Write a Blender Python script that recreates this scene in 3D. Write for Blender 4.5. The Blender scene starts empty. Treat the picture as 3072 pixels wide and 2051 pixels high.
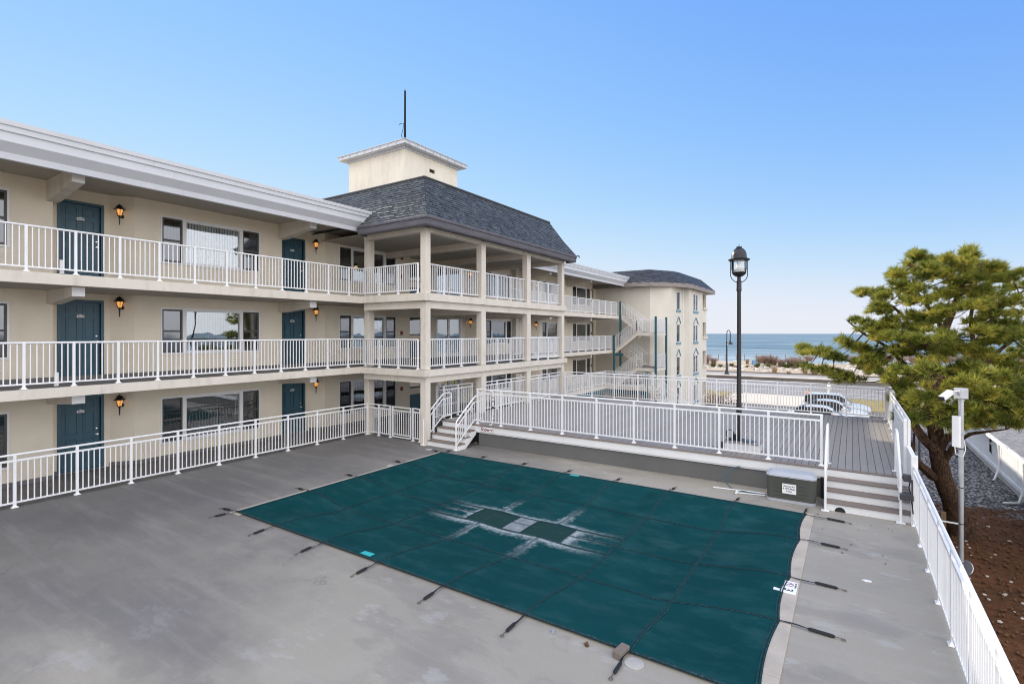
import bpy, math, random
import numpy as np
from mathutils import Vector, Matrix, noise
random.seed(11); rng = np.random.default_rng(5)
sc = bpy.context.scene; COL = sc.collection
R = math.radians
ORG = {}
GZ = -2.8            # street and garden level; the pool deck is z = 0

# ---------------------------------------------------------------- objects
def link(o):
    COL.objects.link(o); return o
def tag(o, label=None, cat=None, group=None, kind=None):
    if label: o['label'] = label
    if cat: o['category'] = cat
    if group: o['group'] = group
    if kind: o['kind'] = kind
    return o
def thing(name, label, cat, org, group=None):
    o = bpy.data.objects.new(name, None); link(o)
    o.location = org; o.empty_display_size = .2
    ORG[o.name] = Vector(org)
    return tag(o, label, cat, group)
def children(o): return [c for c in bpy.data.objects if c.parent == o]
def copy_tree(o, parent=None, kids=None):
    kids = kids if kids is not None else KIDS
    c = o.copy(); link(c)
    if parent: c.parent = parent
    for ch in kids.get(o.name, []): copy_tree(ch, c, kids)
    return c
KIDS = {}

class MB:
    """collects faces; build() links them as one mesh object"""
    def __init__(s): s.v=[]; s.f=[]; s.m=[]; s.s=[]; s.t=[]; s.xf=None; s.mi=0
    def add(s, vs, fs, smooth=False, tint=.5):
        b=len(s.v)
        if s.xf is not None: vs=[s.xf @ Vector(p) for p in vs]
        s.v += [tuple(p) for p in vs]
        for f in fs:
            s.f.append([i+b for i in f]); s.m.append(s.mi); s.s.append(smooth); s.t.append(tint)
        return s
    def box(s, x0,x1,y0,y1,z0,z1, tint=.5):
        v=[(x0,y0,z0),(x1,y0,z0),(x1,y1,z0),(x0,y1,z0),(x0,y0,z1),(x1,y0,z1),(x1,y1,z1),(x0,y1,z1)]
        return s.add(v,[(0,3,2,1),(4,5,6,7),(0,1,5,4),(1,2,6,5),(2,3,7,6),(3,0,4,7)],tint=tint)
    def bbox(s, x0,x1,y0,y1,z0,z1, b=.01):
        """box with chamfered edges"""
        xs=(x0,x0+b,x1-b,x1); ys=(y0,y0+b,y1-b,y1); zs=(z0,z0+b,z1-b,z1)
        v=[];idx={}
        for i in (0,1):
            for j in (0,1):
                for k in (0,1):
                    X=(x0,x1)[i];Y=(y0,y1)[j];Z=(z0,z1)[k]
                    xi=(xs[1],xs[2])[i];yi=(ys[1],ys[2])[j];zi=(zs[1],zs[2])[k]
                    for a,p in (('x',(X,yi,zi)),('y',(xi,Y,zi)),('z',(xi,yi,Z))):
                        idx[(i,j,k,a)]=len(v);v.append(p)
        q=lambda *t:[idx[a] for a in t]
        f=[]
        for i in (0,1):
            o=[(i,0,0),(i,1,0),(i,1,1),(i,0,1)]; l=[idx[c+('x',)] for c in o]; f.append(l if i else l[::-1])
            o=[(0,i,0),(0,i,1),(1,i,1),(1,i,0)]; l=[idx[c+('y',)] for c in o]; f.append(l if i else l[::-1])
            o=[(0,0,i),(1,0,i),(1,1,i),(0,1,i)]; l=[idx[c+('z',)] for c in o]; f.append(l if i else l[::-1])
        for a in (0,1):
            for b2 in (0,1):
                l=q((a,b2,0,'x'),(a,b2,0,'y'),(a,b2,1,'y'),(a,b2,1,'x')); f.append(l if (a==b2) else l[::-1])
                l=q((a,0,b2,'x'),(a,1,b2,'x'),(a,1,b2,'z'),(a,0,b2,'z')); f.append(l if (a==b2) else l[::-1])
                l=q((0,a,b2,'y'),(0,a,b2,'z'),(1,a,b2,'z'),(1,a,b2,'y')); f.append(l if (a==b2) else l[::-1])
                for c in (0,1):
                    l=q((a,b2,c,'x'),(a,b2,c,'y'),(a,b2,c,'z')); f.append(l if (a+b2+c)%2 else l[::-1])
        return s.add(v,f)
    def quad(s,a,b,c,d,tint=.5): return s.add([a,b,c,d],[(0,1,2,3)],tint=tint)
    def prism(s, poly, ext, tint=.5):
        """3-D polygon extruded by the vector ext"""
        n=len(poly); e=Vector(ext); p=[Vector(q) for q in poly]
        v=p+[q+e for q in p]
        nrm=Vector((0,0,0))
        for i in range(n): nrm+=p[i].cross(p[(i+1)%n])
        fl=nrm.dot(e)>0
        f=[list(range(n))[::-1] if fl else list(range(n)), [n+i for i in range(n)] if fl else [n+i for i in range(n)][::-1]]
        for i in range(n):
            j=(i+1)%n; q=[i,j,n+j,n+i]; f.append(q if fl else q[::-1])
        return s.add(v,f,tint=tint)
    def bar(s,p0,p1,w,h=None,up=(0,0,1)):
        """rectangular bar between two points"""
        h=h or w; p0=Vector(p0);p1=Vector(p1);d=(p1-p0).normalized();u=Vector(up)
        if abs(d.dot(u))>.99:u=Vector((1,0,0))
        r=d.cross(u).normalized()*w/2; t=r.cross(d).normalized()*h/2
        v=[p0-r-t,p0+r-t,p0+r+t,p0-r+t,p1-r-t,p1+r-t,p1+r+t,p1-r+t]
        return s.add(v,[(3,2,1,0),(4,5,6,7),(0,1,5,4),(1,2,6,5),(2,3,7,6),(3,0,4,7)][::1])
    def tube(s,pts,rad,n=8,caps=True,smooth=True):
        pts=[Vector(p) for p in pts]; N=len(pts)
        rs=rad if isinstance(rad,(list,tuple)) else [rad]*N
        v=[];f=[]; prev=None
        for i,p in enumerate(pts):
            d=(pts[min(i+1,N-1)]-pts[max(i-1,0)])
            d=d.normalized() if d.length>1e-9 else Vector((0,0,1))
            if prev is None:
                u=Vector((0,0,1)) if abs(d.z)<.9 else Vector((1,0,0))
                a=d.cross(u).normalized()
            else:
                a=(prev-d*prev.dot(d)); a=a.normalized() if a.length>1e-6 else d.orthogonal().normalized()
            prev=a; b=d.cross(a)
            for k in range(n):
                t=2*math.pi*k/n; v.append(p+(a*math.cos(t)+b*math.sin(t))*rs[i])
        for i in range(N-1):
            for k in range(n):
                k2=(k+1)%n; f.append((i*n+k,i*n+k2,(i+1)*n+k2,(i+1)*n+k))
        s.add(v,f,smooth)
        if caps:
            s.add(v[:n],[list(range(n))[::-1]]); s.add(v[-n:],[list(range(n))])
        return s
    def lathe(s,c,prof,n=16,smooth=True,axis=None):
        c=Vector(c);v=[];f=[];N=len(prof)
        M=Matrix.Identity(3)
        if axis: M=Vector((0,0,1)).rotation_difference(Vector(axis)).to_matrix()
        for r,z in prof:
            for k in range(n):
                t=2*math.pi*k/n; v.append(c+M@Vector((r*math.cos(t),r*math.sin(t),z)))
        for i in range(N-1):
            for k in range(n):
                k2=(k+1)%n; f.append((i*n+k,i*n+k2,(i+1)*n+k2,(i+1)*n+k))
        if prof[0][0]>1e-4: f.append(list(range(n))[::-1])
        if prof[-1][0]>1e-4: f.append([(N-1)*n+k for k in range(n)])
        return s.add(v,f,smooth)
    def build(s,name,mats,parent=None,org=None,angle=40):
        if parent is not None: org=ORG[parent.name]
        elif org is None:
            a=np.array(s.v); lo=a.min(0);hi=a.max(0); org=Vector(((lo[0]+hi[0])/2,(lo[1]+hi[1])/2,lo[2]))
        org=Vector(org)
        a=np.array(s.v,dtype=float)-np.array(org)
        me=bpy.data.meshes.new(name); me.from_pydata(a.tolist(),[],s.f)
        if not isinstance(mats,(list,tuple)): mats=[mats]
        for m in mats: me.materials.append(m)
        me.polygons.foreach_set('material_index',s.m)
        me.polygons.foreach_set('use_smooth',s.s)
        if len(set(s.t))>1:
            at=me.attributes.new('tint','FLOAT','FACE'); at.data.foreach_set('value',s.t)
        if any(s.s): me.set_sharp_from_angle(angle=R(angle))
        me.update()
        o=bpy.data.objects.new(name,me); link(o)
        if parent is not None: o.parent=parent; KIDS.setdefault(parent.name,[]).append(o)
        else: o.location=org
        ORG[o.name]=org
        return o
def frame(o,n):
    """matrix of a wall frame: local x = outward normal n, y along the wall, z up; origin o"""
    n=Vector(n).normalized(); z=Vector((0,0,1)); y=z.cross(n)
    M=Matrix((( n.x,y.x,0,o[0]),(n.y,y.y,0,o[1]),(n.z,y.z,1,o[2]),(0,0,0,1)))
    return M
def wall(mb,s0,s1,z0,z1,opens,t=.2,n0=0):
    """wall slab in the current frame (outer face n = n0) with rectangular openings"""
    ys=sorted({s0,s1}|{a for o in opens for a in o[:2] if s0<a<s1}); zs=sorted({z0,z1}|{a for o in opens for a in o[2:4] if z0<a<z1})
    for i in range(len(ys)-1):
        run=None
        for k in range(len(zs)-1):
            cy=(ys[i]+ys[i+1])/2; cz=(zs[k]+zs[k+1])/2
            hole=any(o[0]<cy<o[1] and o[2]<cz<o[3] for o in opens)
            if hole:
                if run is not None: mb.box(n0-t,n0,ys[i],ys[i+1],run,zs[k]); run=None
            elif run is None: run=zs[k]
        if run is not None: mb.box(n0-t,n0,ys[i],ys[i+1],run,zs[-1])

# ---------------------------------------------------------------- materials
class NT:
    def __init__(s,m): s.nt=m.node_tree; s.nt.nodes.clear()
    def n(s,typ,**kw):
        nd=s.nt.nodes.new(typ)
        for k,v in kw.items():
            if k.startswith('i_'):
                key=k[2:]; key=int(key) if key.isdigit() else key.replace('_',' ')
                nd.inputs[key].default_value=v
            else: setattr(nd,k,v)
        return nd
    def l(s,a,b): s.nt.links.new(a,b)
    def pos(s,scale=(1,1,1)):
        g=s.n('ShaderNodeNewGeometry'); 
        mp=s.n('ShaderNodeVectorMath',operation='MULTIPLY'); mp.inputs[1].default_value=scale
        s.l(g.outputs['Position'],mp.inputs[0]); return mp.outputs[0]
    def noise(s,scale,detail=4,rough=.55,vec=None,sc3=(1,1,1)):
        t=s.n('ShaderNodeTexNoise',i_Scale=scale,i_Detail=detail,i_Roughness=rough)
        s.l(vec if vec is not None else s.pos(sc3),t.inputs['Vector']); return t.outputs['Fac']
    def ramp(s,fac,stops):
        r=s.n('ShaderNodeValToRGB'); el=r.color_ramp.elements
        while len(el)<len(stops): el.new(.5)
        for e,(p,c) in zip(el,stops):
            e.position=p; e.color=(c,c,c,1) if isinstance(c,(int,float)) else tuple(c)+(1,) if len(c)==3 else c
        s.l(fac,r.inputs[0]); return r.outputs[0]
    def mix(s,fac,a,b,mode='MIX'):
        m=s.n('ShaderNodeMix',data_type='RGBA',blend_type=mode)
        for sock,val in ((m.inputs['Factor'],fac),(m.inputs['A'],a),(m.inputs['B'],b)):
            if hasattr(val,'default_value') : s.l(val,sock)
            elif isinstance(val,(int,float)): sock.default_value=val
            else: sock.default_value=tuple(val)+((1,) if len(val)==3 else ())
        return m.outputs['Result']
    def math(s,op,a,b=0,c=None,clamp=False):
        m=s.n('ShaderNodeMath',operation=op,use_clamp=clamp)
        for i,v in enumerate((a,b) if c is None else (a,b,c)):
            if hasattr(v,'default_value'): s.l(v,m.inputs[i])
            else: m.inputs[i].default_value=v
        return m.outputs[0]
    def out(s,sh):
        o=s.n('ShaderNodeOutputMaterial'); s.l(sh,o.inputs['Surface'])
    def bsdf(s,col,rough=.6,spec=.5,metal=0,normal=None,**kw):
        b=s.n('ShaderNodeBsdfPrincipled')
        for sock,val in ((b.inputs['Base Color'],col),(b.inputs['Roughness'],rough)):
            if hasattr(val,'default_value'): s.l(val,sock)
            elif isinstance(val,(int,float)): sock.default_value=val
            else: sock.default_value=tuple(val)+(1,)
        b.inputs['Specular IOR Level'].default_value=spec; b.inputs['Metallic'].default_value=metal
        for k,v in kw.items(): b.inputs[k.replace('_',' ')].default_value=v
        if normal is not None: s.l(normal,b.inputs['Normal'])
        return b
    def bump(s,h,strength=.3,dist=.01):
        b=s.n('ShaderNodeBump',i_Strength=strength,i_Distance=dist); s.l(h,b.inputs['Height']); return b.outputs[0]
def newmat(name):
    m=bpy.data.materials.new(name); m.use_nodes=True; return m,NT(m)
def paint(name,col,rough=.5,var=.06,vs=2.5,bump=0,bs=60,spec=.5,metal=0,dirt=0,dirtcol=(.12,.10,.08),sc3=(1,1,1),dist=.004):
    m,t=newmat(name)
    n=t.noise(vs,6,.6,sc3=sc3)
    f=t.ramp(n,[(.3,0),(.7,1)])
    c=t.mix(f,[x*(1-var) for x in col],[min(1,x*(1+var)) for x in col])
    if dirt:
        d=t.noise(vs*1.7,8,.7,sc3=(1,1,.22)); d=t.ramp(d,[(.52,0),(.8,dirt)])
        c=t.mix(d,c,dirtcol)
    nr=None
    if bump: nr=t.bump(t.noise(bs,3,.6),bump,dist)
    rr=t.math('MULTIPLY_ADD',n,.2,rough-.1)
    t.out(t.bsdf(c,rr,spec,metal,nr).outputs[0]); return m
# ---------------------------------------------------------------- material library
M_cream=paint('stucco_cream',(.80,.72,.585),.85,.05,1.2,.5,90,.2,dirt=.10,dirtcol=(.36,.29,.2))
M_slab=paint('painted_concrete',(.69,.635,.55),.75,.06,1.5,.25,70,.3,dirt=.50,dirtcol=(.34,.29,.22))
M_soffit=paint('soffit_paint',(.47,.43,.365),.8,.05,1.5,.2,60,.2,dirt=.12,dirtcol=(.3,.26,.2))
M_end=paint('end_stucco',(.70,.66,.57),.85,.05,.8,.4,70,.2,dirt=.45,dirtcol=(.46,.42,.35))
M_tower=paint('tower_stucco',(.84,.77,.64),.85,.06,.8,.4,70,.2,dirt=.55,dirtcol=(.44,.39,.32))
M_white=paint('white_coated_metal',(.82,.82,.82),.42,.04,3,0,1,.5,dirt=.22,dirtcol=(.50,.46,.40))
M_vinyl=paint('white_vinyl',(.80,.80,.79),.45,.03,2,0,1,.4,dirt=.12,dirtcol=(.5,.48,.44))
M_fascia=paint('white_metal_fascia',(.66,.675,.71),.45,.035,1.2,0,1,.5,dirt=.10,dirtcol=(.5,.5,.5))
M_capmetal=paint('roof_edge_metal',(.60,.61,.63),.45,.05,1,0,1,.5)
M_teal=paint('teal_door_paint',(.040,.105,.148),.42,.06,2,.05,40,.5)
M_tealmetal=paint('teal_steel',(.022,.105,.130),.4,.06,2,0,1,.5)
M_black=paint('black_iron',(.012,.012,.014),.35,.1,4,.1,60,.5)
M_darkgrey=paint('dark_grey_trim',(.06,.06,.062),.6,.1,3)
M_sash=paint('bronze_sash',(.075,.07,.065),.45,.05,3)
M_steel=paint('galvanised_steel',(.55,.57,.60),.38,.07,5,0,1,.5,.7)
M_chrome=paint('chrome',(.7,.7,.7),.15,.02,5,0,1,.5,1)
M_base=paint('wall_base_coating',(.17,.16,.155),.75,.12,2,.2,50)
M_walk=paint('walkway_coating',(.155,.15,.15),.75,.12,1.3,.2,60,.35)
M_oldwhite=paint('aged_white_plastic',(.42,.40,.36),.6,.12,6)
M_plate=paint('white_plaque',(.85,.85,.85),.4,.02)
M_ink=paint('black_ink',(.02,.02,.02),.6,.02)
M_redink=paint('dark_red_ink',(.16,.012,.018),.6,.02)
M_red=paint('red_enamel',(.22,.02,.02),.4,.05)
M_wood=paint('weathered_timber',(.20,.13,.08),.8,.2,6,.3,40,sc3=(1,1,.2))
M_fasciawood=paint('grey_timber_fascia',(.115,.108,.122),.8,.22,5,.4,50,sc3=(.35,.35,2.5))
M_octfascia=paint('weathered_timber_fascia',(.27,.235,.215),.8,.22,5,.4,50,sc3=(.35,.35,2.5))
M_dark=paint('dark_interior',(.02,.02,.02),.9,.1)
M_concrete=paint('concrete',(.42,.40,.37),.85,.08,1.2,.3,60,.3,dirt=.25,dirtcol=(.28,.26,.23))
M_skirt=paint('deck_skirt_wall',(.135,.135,.13),.85,.07,.9,.25,60,.25,dirt=.22,dirtcol=(.16,.16,.15))
M_rubber=paint('tyre_rubber',(.02,.02,.02),.8,.05)

def glassmat(name,refl=.22,tintc=(.62,.68,.68),rough=.01):
    m,t=newmat(name)
    g=t.n('ShaderNodeBsdfGlossy'); g.inputs['Roughness'].default_value=rough; g.inputs['Color'].default_value=(.95,.97,1,1)
    n=t.noise(.9,2,.5); 
    bp=t.bump(n,.12,.05); t.l(bp,g.inputs['Normal'])
    tr=t.n('ShaderNodeBsdfTransparent'); tr.inputs['Color'].default_value=tintc+(1,)
    lw=t.n('ShaderNodeFresnel',i_IOR=1.5); f=t.math('MULTIPLY_ADD',lw.outputs[0],.95,refl,clamp=True)
    mx=t.n('ShaderNodeMixShader'); t.l(f,mx.inputs[0]); t.l(tr.outputs[0],mx.inputs[1]); t.l(g.outputs[0],mx.inputs[2])
    t.out(mx.outputs[0]); return m
M_glass=glassmat('window_glass',.22)
M_dimglass=glassmat('dim_glass',.07,(.3,.32,.33),.03)
M_clearglass=glassmat('clear_glass',.16,(.93,.95,.95))
M_glassdoor=glassmat('door_glass',.34,(.4,.42,.42))
M_screen=glassmat('screened_glass',.12,(.34,.35,.36),.06)
M_brass=paint('dull_brass',(.16,.13,.09),.45,.2,9,0,1,.5,.6)
M_carglass=paint('tinted_car_glass',(.008,.010,.012),.16,.02,1,0,1,.35)
M_lampglass=glassmat('lamp_glass',.06,(.93,.95,.95))

def blindmat(name,col,trans=.2):
    m,t=newmat(name)
    c=t.mix(t.noise(2,3),[x*.9 for x in col],[min(1,x*1.06) for x in col])
    b=t.bsdf(c,.8,.2)
    t.out(b.outputs[0]); return m
M_curtain=blindmat('white_curtain',(.86,.90,.88))
M_blind=blindmat('vertical_blind',(.30,.30,.29))
M_blind2=blindmat('dark_blind',(.115,.125,.13))
M_blindpale=blindmat('pale_blind',(.50,.56,.56))

def emit(name,col,strength,base=(.9,.7,.4)):
    m,t=newmat(name)
    b=t.bsdf(base,.4,.5); b.inputs['Emission Color'].default_value=col+(1,); b.inputs['Emission Strength'].default_value=strength
    t.out(b.outputs[0]); return m
M_bulb=emit('warm_bulb',(1,.62,.22),9)
M_amber=emit('lit_amber_glass',(1,.45,.12),.8,(.55,.28,.08))
M_ceil=emit('lit_ceiling_lamp',(1,.68,.28),1.6)
M_orange=emit('orange_lamp',(1,.25,.05),.3,(.8,.25,.08))

def slate(name,dark,light,green=None):
    m,t=newmat(name)
    a=t.n('ShaderNodeAttribute',attribute_name='tint')
    c=t.ramp(a.outputs['Fac'],[(0,dark),(.55,[(x+y)/2 for x,y in zip(dark,light)]),(1,light)])
    n=t.noise(14,6,.7); c=t.mix(t.ramp(n,[(.3,0),(.75,.55)]),c,[x*.45 for x in dark])
    w=t.noise(9,8,.75,sc3=(1,1,2.2)); c=t.mix(t.ramp(w,[(.60,0),(.78,.5)]),c,(.30,.33,.33))
    t.out(t.bsdf(c,t.math('MULTIPLY_ADD',n,.3,.42),.45,0,t.bump(t.noise(40,5,.65),.5,.006)).outputs[0]); return m
M_slate=slate('weathered_slate',(.044,.048,.052),(.135,.148,.146))
M_slate2=slate('dark_roof_shingle',(.028,.032,.042),(.085,.092,.108))
M_houseroof=slate('house_shingle',(.20,.19,.185),(.36,.34,.33))

# pool deck: cool grey coating, worn and stained in broad patches, shade painted in on the left
def deckmat():
    m,t=newmat('pool_deck_coating')
    p=t.pos()
    big=t.noise(.22,5,.55); mid=t.noise(.75,7,.62,sc3=(.7,1.5,1)); fine=t.noise(38,4,.6)
    c=t.mix(t.ramp(big,[(.32,0),(.68,1)]),(.298,.272,.224),(.378,.345,.284))
    brown=t.noise(.38,8,.6,sc3=(.8,1.5,1)); c=t.mix(t.ramp(brown,[(.535,0),(.560,.30),(.70,.6)]),c,(.200,.185,.165))
    c=t.mix(t.ramp(mid,[(.56,0),(.62,.18),(.8,.4)]),c,(.215,.212,.215))
    pale=t.noise(1.1,9,.68,sc3=(1,1.8,1)); c=t.mix(t.ramp(pale,[(.585,0),(.62,.34),(.8,.6)]),c,(.45,.44,.42))
    # rings left by dried puddles
    w=t.noise(.55,3,.5); ring=t.math('ABSOLUTE',t.math('SUBTRACT',w,.60)); c=t.mix(t.ramp(ring,[(0,.16),(.010,.05),(.02,0)]),c,(.17,.165,.16))
    w2=t.noise(.9,3,.45,sc3=(1,1.3,1)); ring2=t.math('ABSOLUTE',t.math('SUBTRACT',w2,.41)); c=t.mix(t.ramp(ring2,[(0,.09),(.010,.0)]),c,(.5,.5,.49))
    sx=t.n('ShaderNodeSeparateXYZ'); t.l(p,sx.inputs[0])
    shade_stain=t.math('ADD',t.math('MULTIPLY',t.math('ADD',sx.outputs[0],4.8),-.097),t.math('MULTIPLY',t.math('SUBTRACT',t.noise(.33,7,.62,sc3=(1,1.6,1)),.5),1.5))  # stain-patterned shade painted into the coating, deeper towards the left
    c=t.mix(t.ramp(shade_stain,[(.08,0),(.42,.50),(.9,.84)]),c,(.108,.106,.106))
    st=t.noise(.9,8,.7,sc3=(.35,3.2,1)); c=t.mix(t.ramp(st,[(.5,0),(.75,.28)]),c,(.45,.43,.39))
    v=t.n('ShaderNodeTexVoronoi',feature='DISTANCE_TO_EDGE',i_Scale=.28)
    wv=t.n('ShaderNodeVectorMath',operation='ADD'); t.l(p,wv.inputs[0])
    nz=t.n('ShaderNodeTexNoise',i_Scale=1.6,i_Detail=6); t.l(p,nz.inputs['Vector']); sc_=t.n('ShaderNodeVectorMath',operation='SCALE'); sc_.inputs['Scale'].default_value=1.1
    t.l(nz.outputs['Color'],sc_.inputs[0]); t.l(sc_.outputs[0],wv.inputs[1]); t.l(wv.outputs[0],v.inputs['Vector'])
    cr=t.ramp(v.outputs['Distance'],[(0,.5),(.004,0)]); msk=t.ramp(t.noise(.3,2),[(.5,0),(.6,1)])
    c=t.mix(t.math('MULTIPLY',cr,msk),c,(.10,.095,.09))
    c=t.mix(t.ramp(fine,[(.3,.18),(.6,0)]),c,(.20,.2,.2))
    rough=t.math('MULTIPLY_ADD',big,.3,.5)
    t.out(t.bsdf(c,rough,.35,0,t.bump(t.noise(120,3,.6),.25,.003)).outputs[0]); return m
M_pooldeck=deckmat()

# pool cover: teal mesh with faded patches, and salt crust along the straps of the drain panels
def covermat():
    m,t=newmat('teal_cover_mesh')
    g=t.n('ShaderNodeNewGeometry'); sp=t.n('ShaderNodeSeparateXYZ'); t.l(g.outputs['Position'],sp.inputs[0]); x,y=sp.outputs[0],sp.outputs[1]
    c=t.mix(t.ramp(t.noise(.5,5,.6),[(.3,0),(.7,1)]),(.0010,.038,.042),(.003,.056,.060))
    c=t.mix(t.ramp(t.noise(1.3,8,.68,sc3=(1,2,1)),[(.48,0),(.68,.55)]),c,(.022,.080,.086))
    c=t.mix(t.ramp(t.noise(.9,4,.55,sc3=(1.2,.8,1)),[(.60,0),(.70,.4)]),c,(.001,.030,.037))
    f=t.noise(9,8,.75,sc3=(1,1,1)); jag=t.math('MULTIPLY',t.math('SUBTRACT',f,.5),.5)
    def band(coord,c0,w,lo,hi,other,fade):
        d=t.math('ABSOLUTE',t.math('SUBTRACT',coord,c0)); d=t.math('ADD',d,jag)
        a=t.math('SUBTRACT',1,t.math('DIVIDE',d,w),clamp=True)
        e=t.math('MULTIPLY',t.math('DIVIDE',t.math('SUBTRACT',other,lo),fade,clamp=True),t.math('DIVIDE',t.math('SUBTRACT',hi,other),fade,clamp=True))
        return t.math('MULTIPLY',a,e)
    bs=[band(y,9.53,.20,-8.1,-3.7,x,1.0),band(y,8.68,.20,-8.1,-3.7,x,1.0),band(y,9.12,.10,-8.1,-3.7,x,1.1),
        band(x,-6.60,.13,7.5,10.6,y,.9),band(x,-5.15,.15,7.5,10.8,y,.9),band(x,-7.08,.12,8.5,9.6,y,.2),band(x,-4.62,.22,8.5,9.6,y,.2)]
    s=bs[0]
    for b in bs[1:]: s=t.math('MAXIMUM',s,b)
    s=t.math('MULTIPLY',s,t.ramp(t.noise(26,4,.7),[(.25,.55),(.6,1)]))
    c=t.mix(t.math('POWER',s,1.2),c,(.36,.41,.42))
    # a pale smear near the right-hand end
    sm=t.math('MULTIPLY',band(y,9.75,.30,-3.4,-1.2,x,.6),t.ramp(t.noise(2,5),[(.35,0),(.7,.5)])); c=t.mix(t.math('MULTIPLY',sm,.5),c,(.10,.17,.16))
    wv=t.n('ShaderNodeTexNoise',i_Scale=260,i_Detail=2); t.l(g.outputs['Position'],wv.inputs['Vector'])
    t.out(t.bsdf(c,.9,.10,0,t.bump(wv.outputs['Fac'],.2,.003)).outputs[0]); return m
M_cover=covermat()
M_drain=paint('dark_green_mesh',(.002,.032,.026),.7,.1,6,.2,200,.3)
M_salt=paint('salt_crusted_mesh',(.215,.24,.25),.85,.30,5,.2,60,.2)
M_web=paint('dark_webbing',(.008,.036,.040),.75,.3,12,.3,120,.3,dirt=.75,dirtcol=(.13,.19,.19))
M_blackstrap=paint('black_webbing',(.008,.009,.010),.6,.15,9)
M_aqua=paint('turquoise_patch',(.03,.42,.42),.6,.05)
M_coping=paint('coping_stone',(.45,.40,.335),.75,.12,2.5,.3,50,.35,dirt=.35,dirtcol=(.30,.24,.18))

# deck boards
def boardmat(name,a,b):
    m,t=newmat(name)
    at=t.n('ShaderNodeAttribute',attribute_name='tint')
    c=t.mix(at.outputs['Fac'],a,b)
    c=t.mix(t.ramp(t.noise(7,5,.6,sc3=(6,.5,1)),[(.35,.25),(.65,0)]),c,[v*.7 for v in a])
    c=t.mix(t.ramp(t.noise(.8,6,.6),[(.5,0),(.75,.22)]),c,(.30,.29,.28))
    t.out(t.bsdf(c,.62,.35,0,t.bump(t.noise(60,4,.6,sc3=(4,.6,1)),.2,.003)).outputs[0]); return m
M_board=boardmat('composite_board',(.288,.260,.236),(.350,.320,.290))
M_boardedge=boardmat('composite_board_edge',(.215,.170,.140),(.255,.205,.170))

# ground
def garden():
    m,t=newmat('needle_mulch_and_shells')
    g=t.n('ShaderNodeNewGeometry'); sp=t.n('ShaderNodeSeparateXYZ'); t.l(g.outputs['Position'],sp.inputs[0]); y=sp.outputs[1]
    f=t.noise(5,8,.75)
    mul=t.mix(t.ramp(f,[(.3,0),(.7,1)]),(.070,.030,.014),(.20,.088,.038))
    mul=t.mix(t.ramp(t.noise(.8,5,.6),[(.45,0),(.7,.55)]),mul,(.045,.030,.018))
    mul=t.mix(t.ramp(t.noise(26,3,.7),[(.60,0),(.66,.85)]),mul,(.02,.011,.007))
    near=t.ramp(t.math('ADD',y,t.math('MULTIPLY',t.noise(1,5,.6),5)),[(0,0),(1,1)])
    v=t.n('ShaderNodeTexVoronoi',i_Scale=9.0); t.l(t.pos((1,1.4,1)),v.inputs['Vector'])
    sh=t.n('ShaderNodeSeparateColor'); t.l(v.outputs['Color'],sh.inputs[0])
    shell=t.mix(sh.outputs[0],(.14,.125,.12),(.66,.63,.60)); shell=t.mix(t.ramp(v.outputs['Distance'],[(.25,0),(.6,1)]),shell,(.05,.045,.04))
    k=t.math('ADD',t.math('MULTIPLY',t.math('SUBTRACT',y,24.2),.35),t.math('MULTIPLY',t.math('SUBTRACT',t.noise(.9,6,.65),.5),3.2))
    kk=t.ramp(k,[(.25,0),(.65,1)])
    c=t.mix(kk,mul,shell)
    h=t.math('ADD',f,t.math('MULTIPLY',v.outputs['Distance'],kk))
    t.out(t.bsdf(c,.9,.15,0,t.bump(h,.9,.03)).outputs[0]); return m
M_garden=garden()
M_soil=paint('sandy_ground',(.34,.29,.22),.9,.15,.3,.4,12,.2)
M_asphalt=paint('asphalt',(.16,.155,.155),.85,.10,.5,.4,90,.25,dirt=.25,dirtcol=(.10,.10,.10))
M_roadasphalt=paint('road_asphalt',(.22,.21,.205),.85,.08,.4,.3,60,.25)
M_driveway=paint('driveway_concrete',(.60,.53,.44),.85,.05,.5,.2,40,.25)
M_roadpaint=paint('road_paint',(.75,.75,.73),.7,.08,4)
M_promenade=paint('promenade_paving',(.33,.315,.30),.8,.06,.6,.2,30,.3)
M_seawall=paint('stained_sea_wall',(.17,.145,.125),.85,.2,.6,.4,10,.2,dirt=.5,dirtcol=(.08,.07,.06),sc3=(.4,1,3))
M_wallcap=paint('sea_wall_cap',(.68,.62,.54),.8,.05,1)
def lawn():
    m,t=newmat('dry_lawn')
    c=t.mix(t.ramp(t.noise(.8,7,.7),[(.3,0),(.7,1)]),(.25,.20,.085),(.40,.32,.155)); c=t.mix(t.ramp(t.noise(30,3,.7),[(.4,.4),(.6,0)]),c,(.13,.13,.05))
    t.out(t.bsdf(c,.9,.1,0,t.bump(t.noise(60,3,.7),.8,.03)).outputs[0]); return m
M_lawn=lawn()
def sand():
    m,t=newmat('dune_sand')
    c=t.mix(t.ramp(t.noise(.25,6,.6),[(.3,0),(.7,1)]),(.40,.325,.245),(.52,.44,.35)); c=t.mix(t.ramp(t.noise(3,6,.7),[(.5,0),(.7,.35)]),c,(.30,.22,.15))
    t.out(t.bsdf(c,.95,.1,0,t.bump(t.noise(4,7,.7),.8,.12)).outputs[0]); return m
M_sand=sand()
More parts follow.
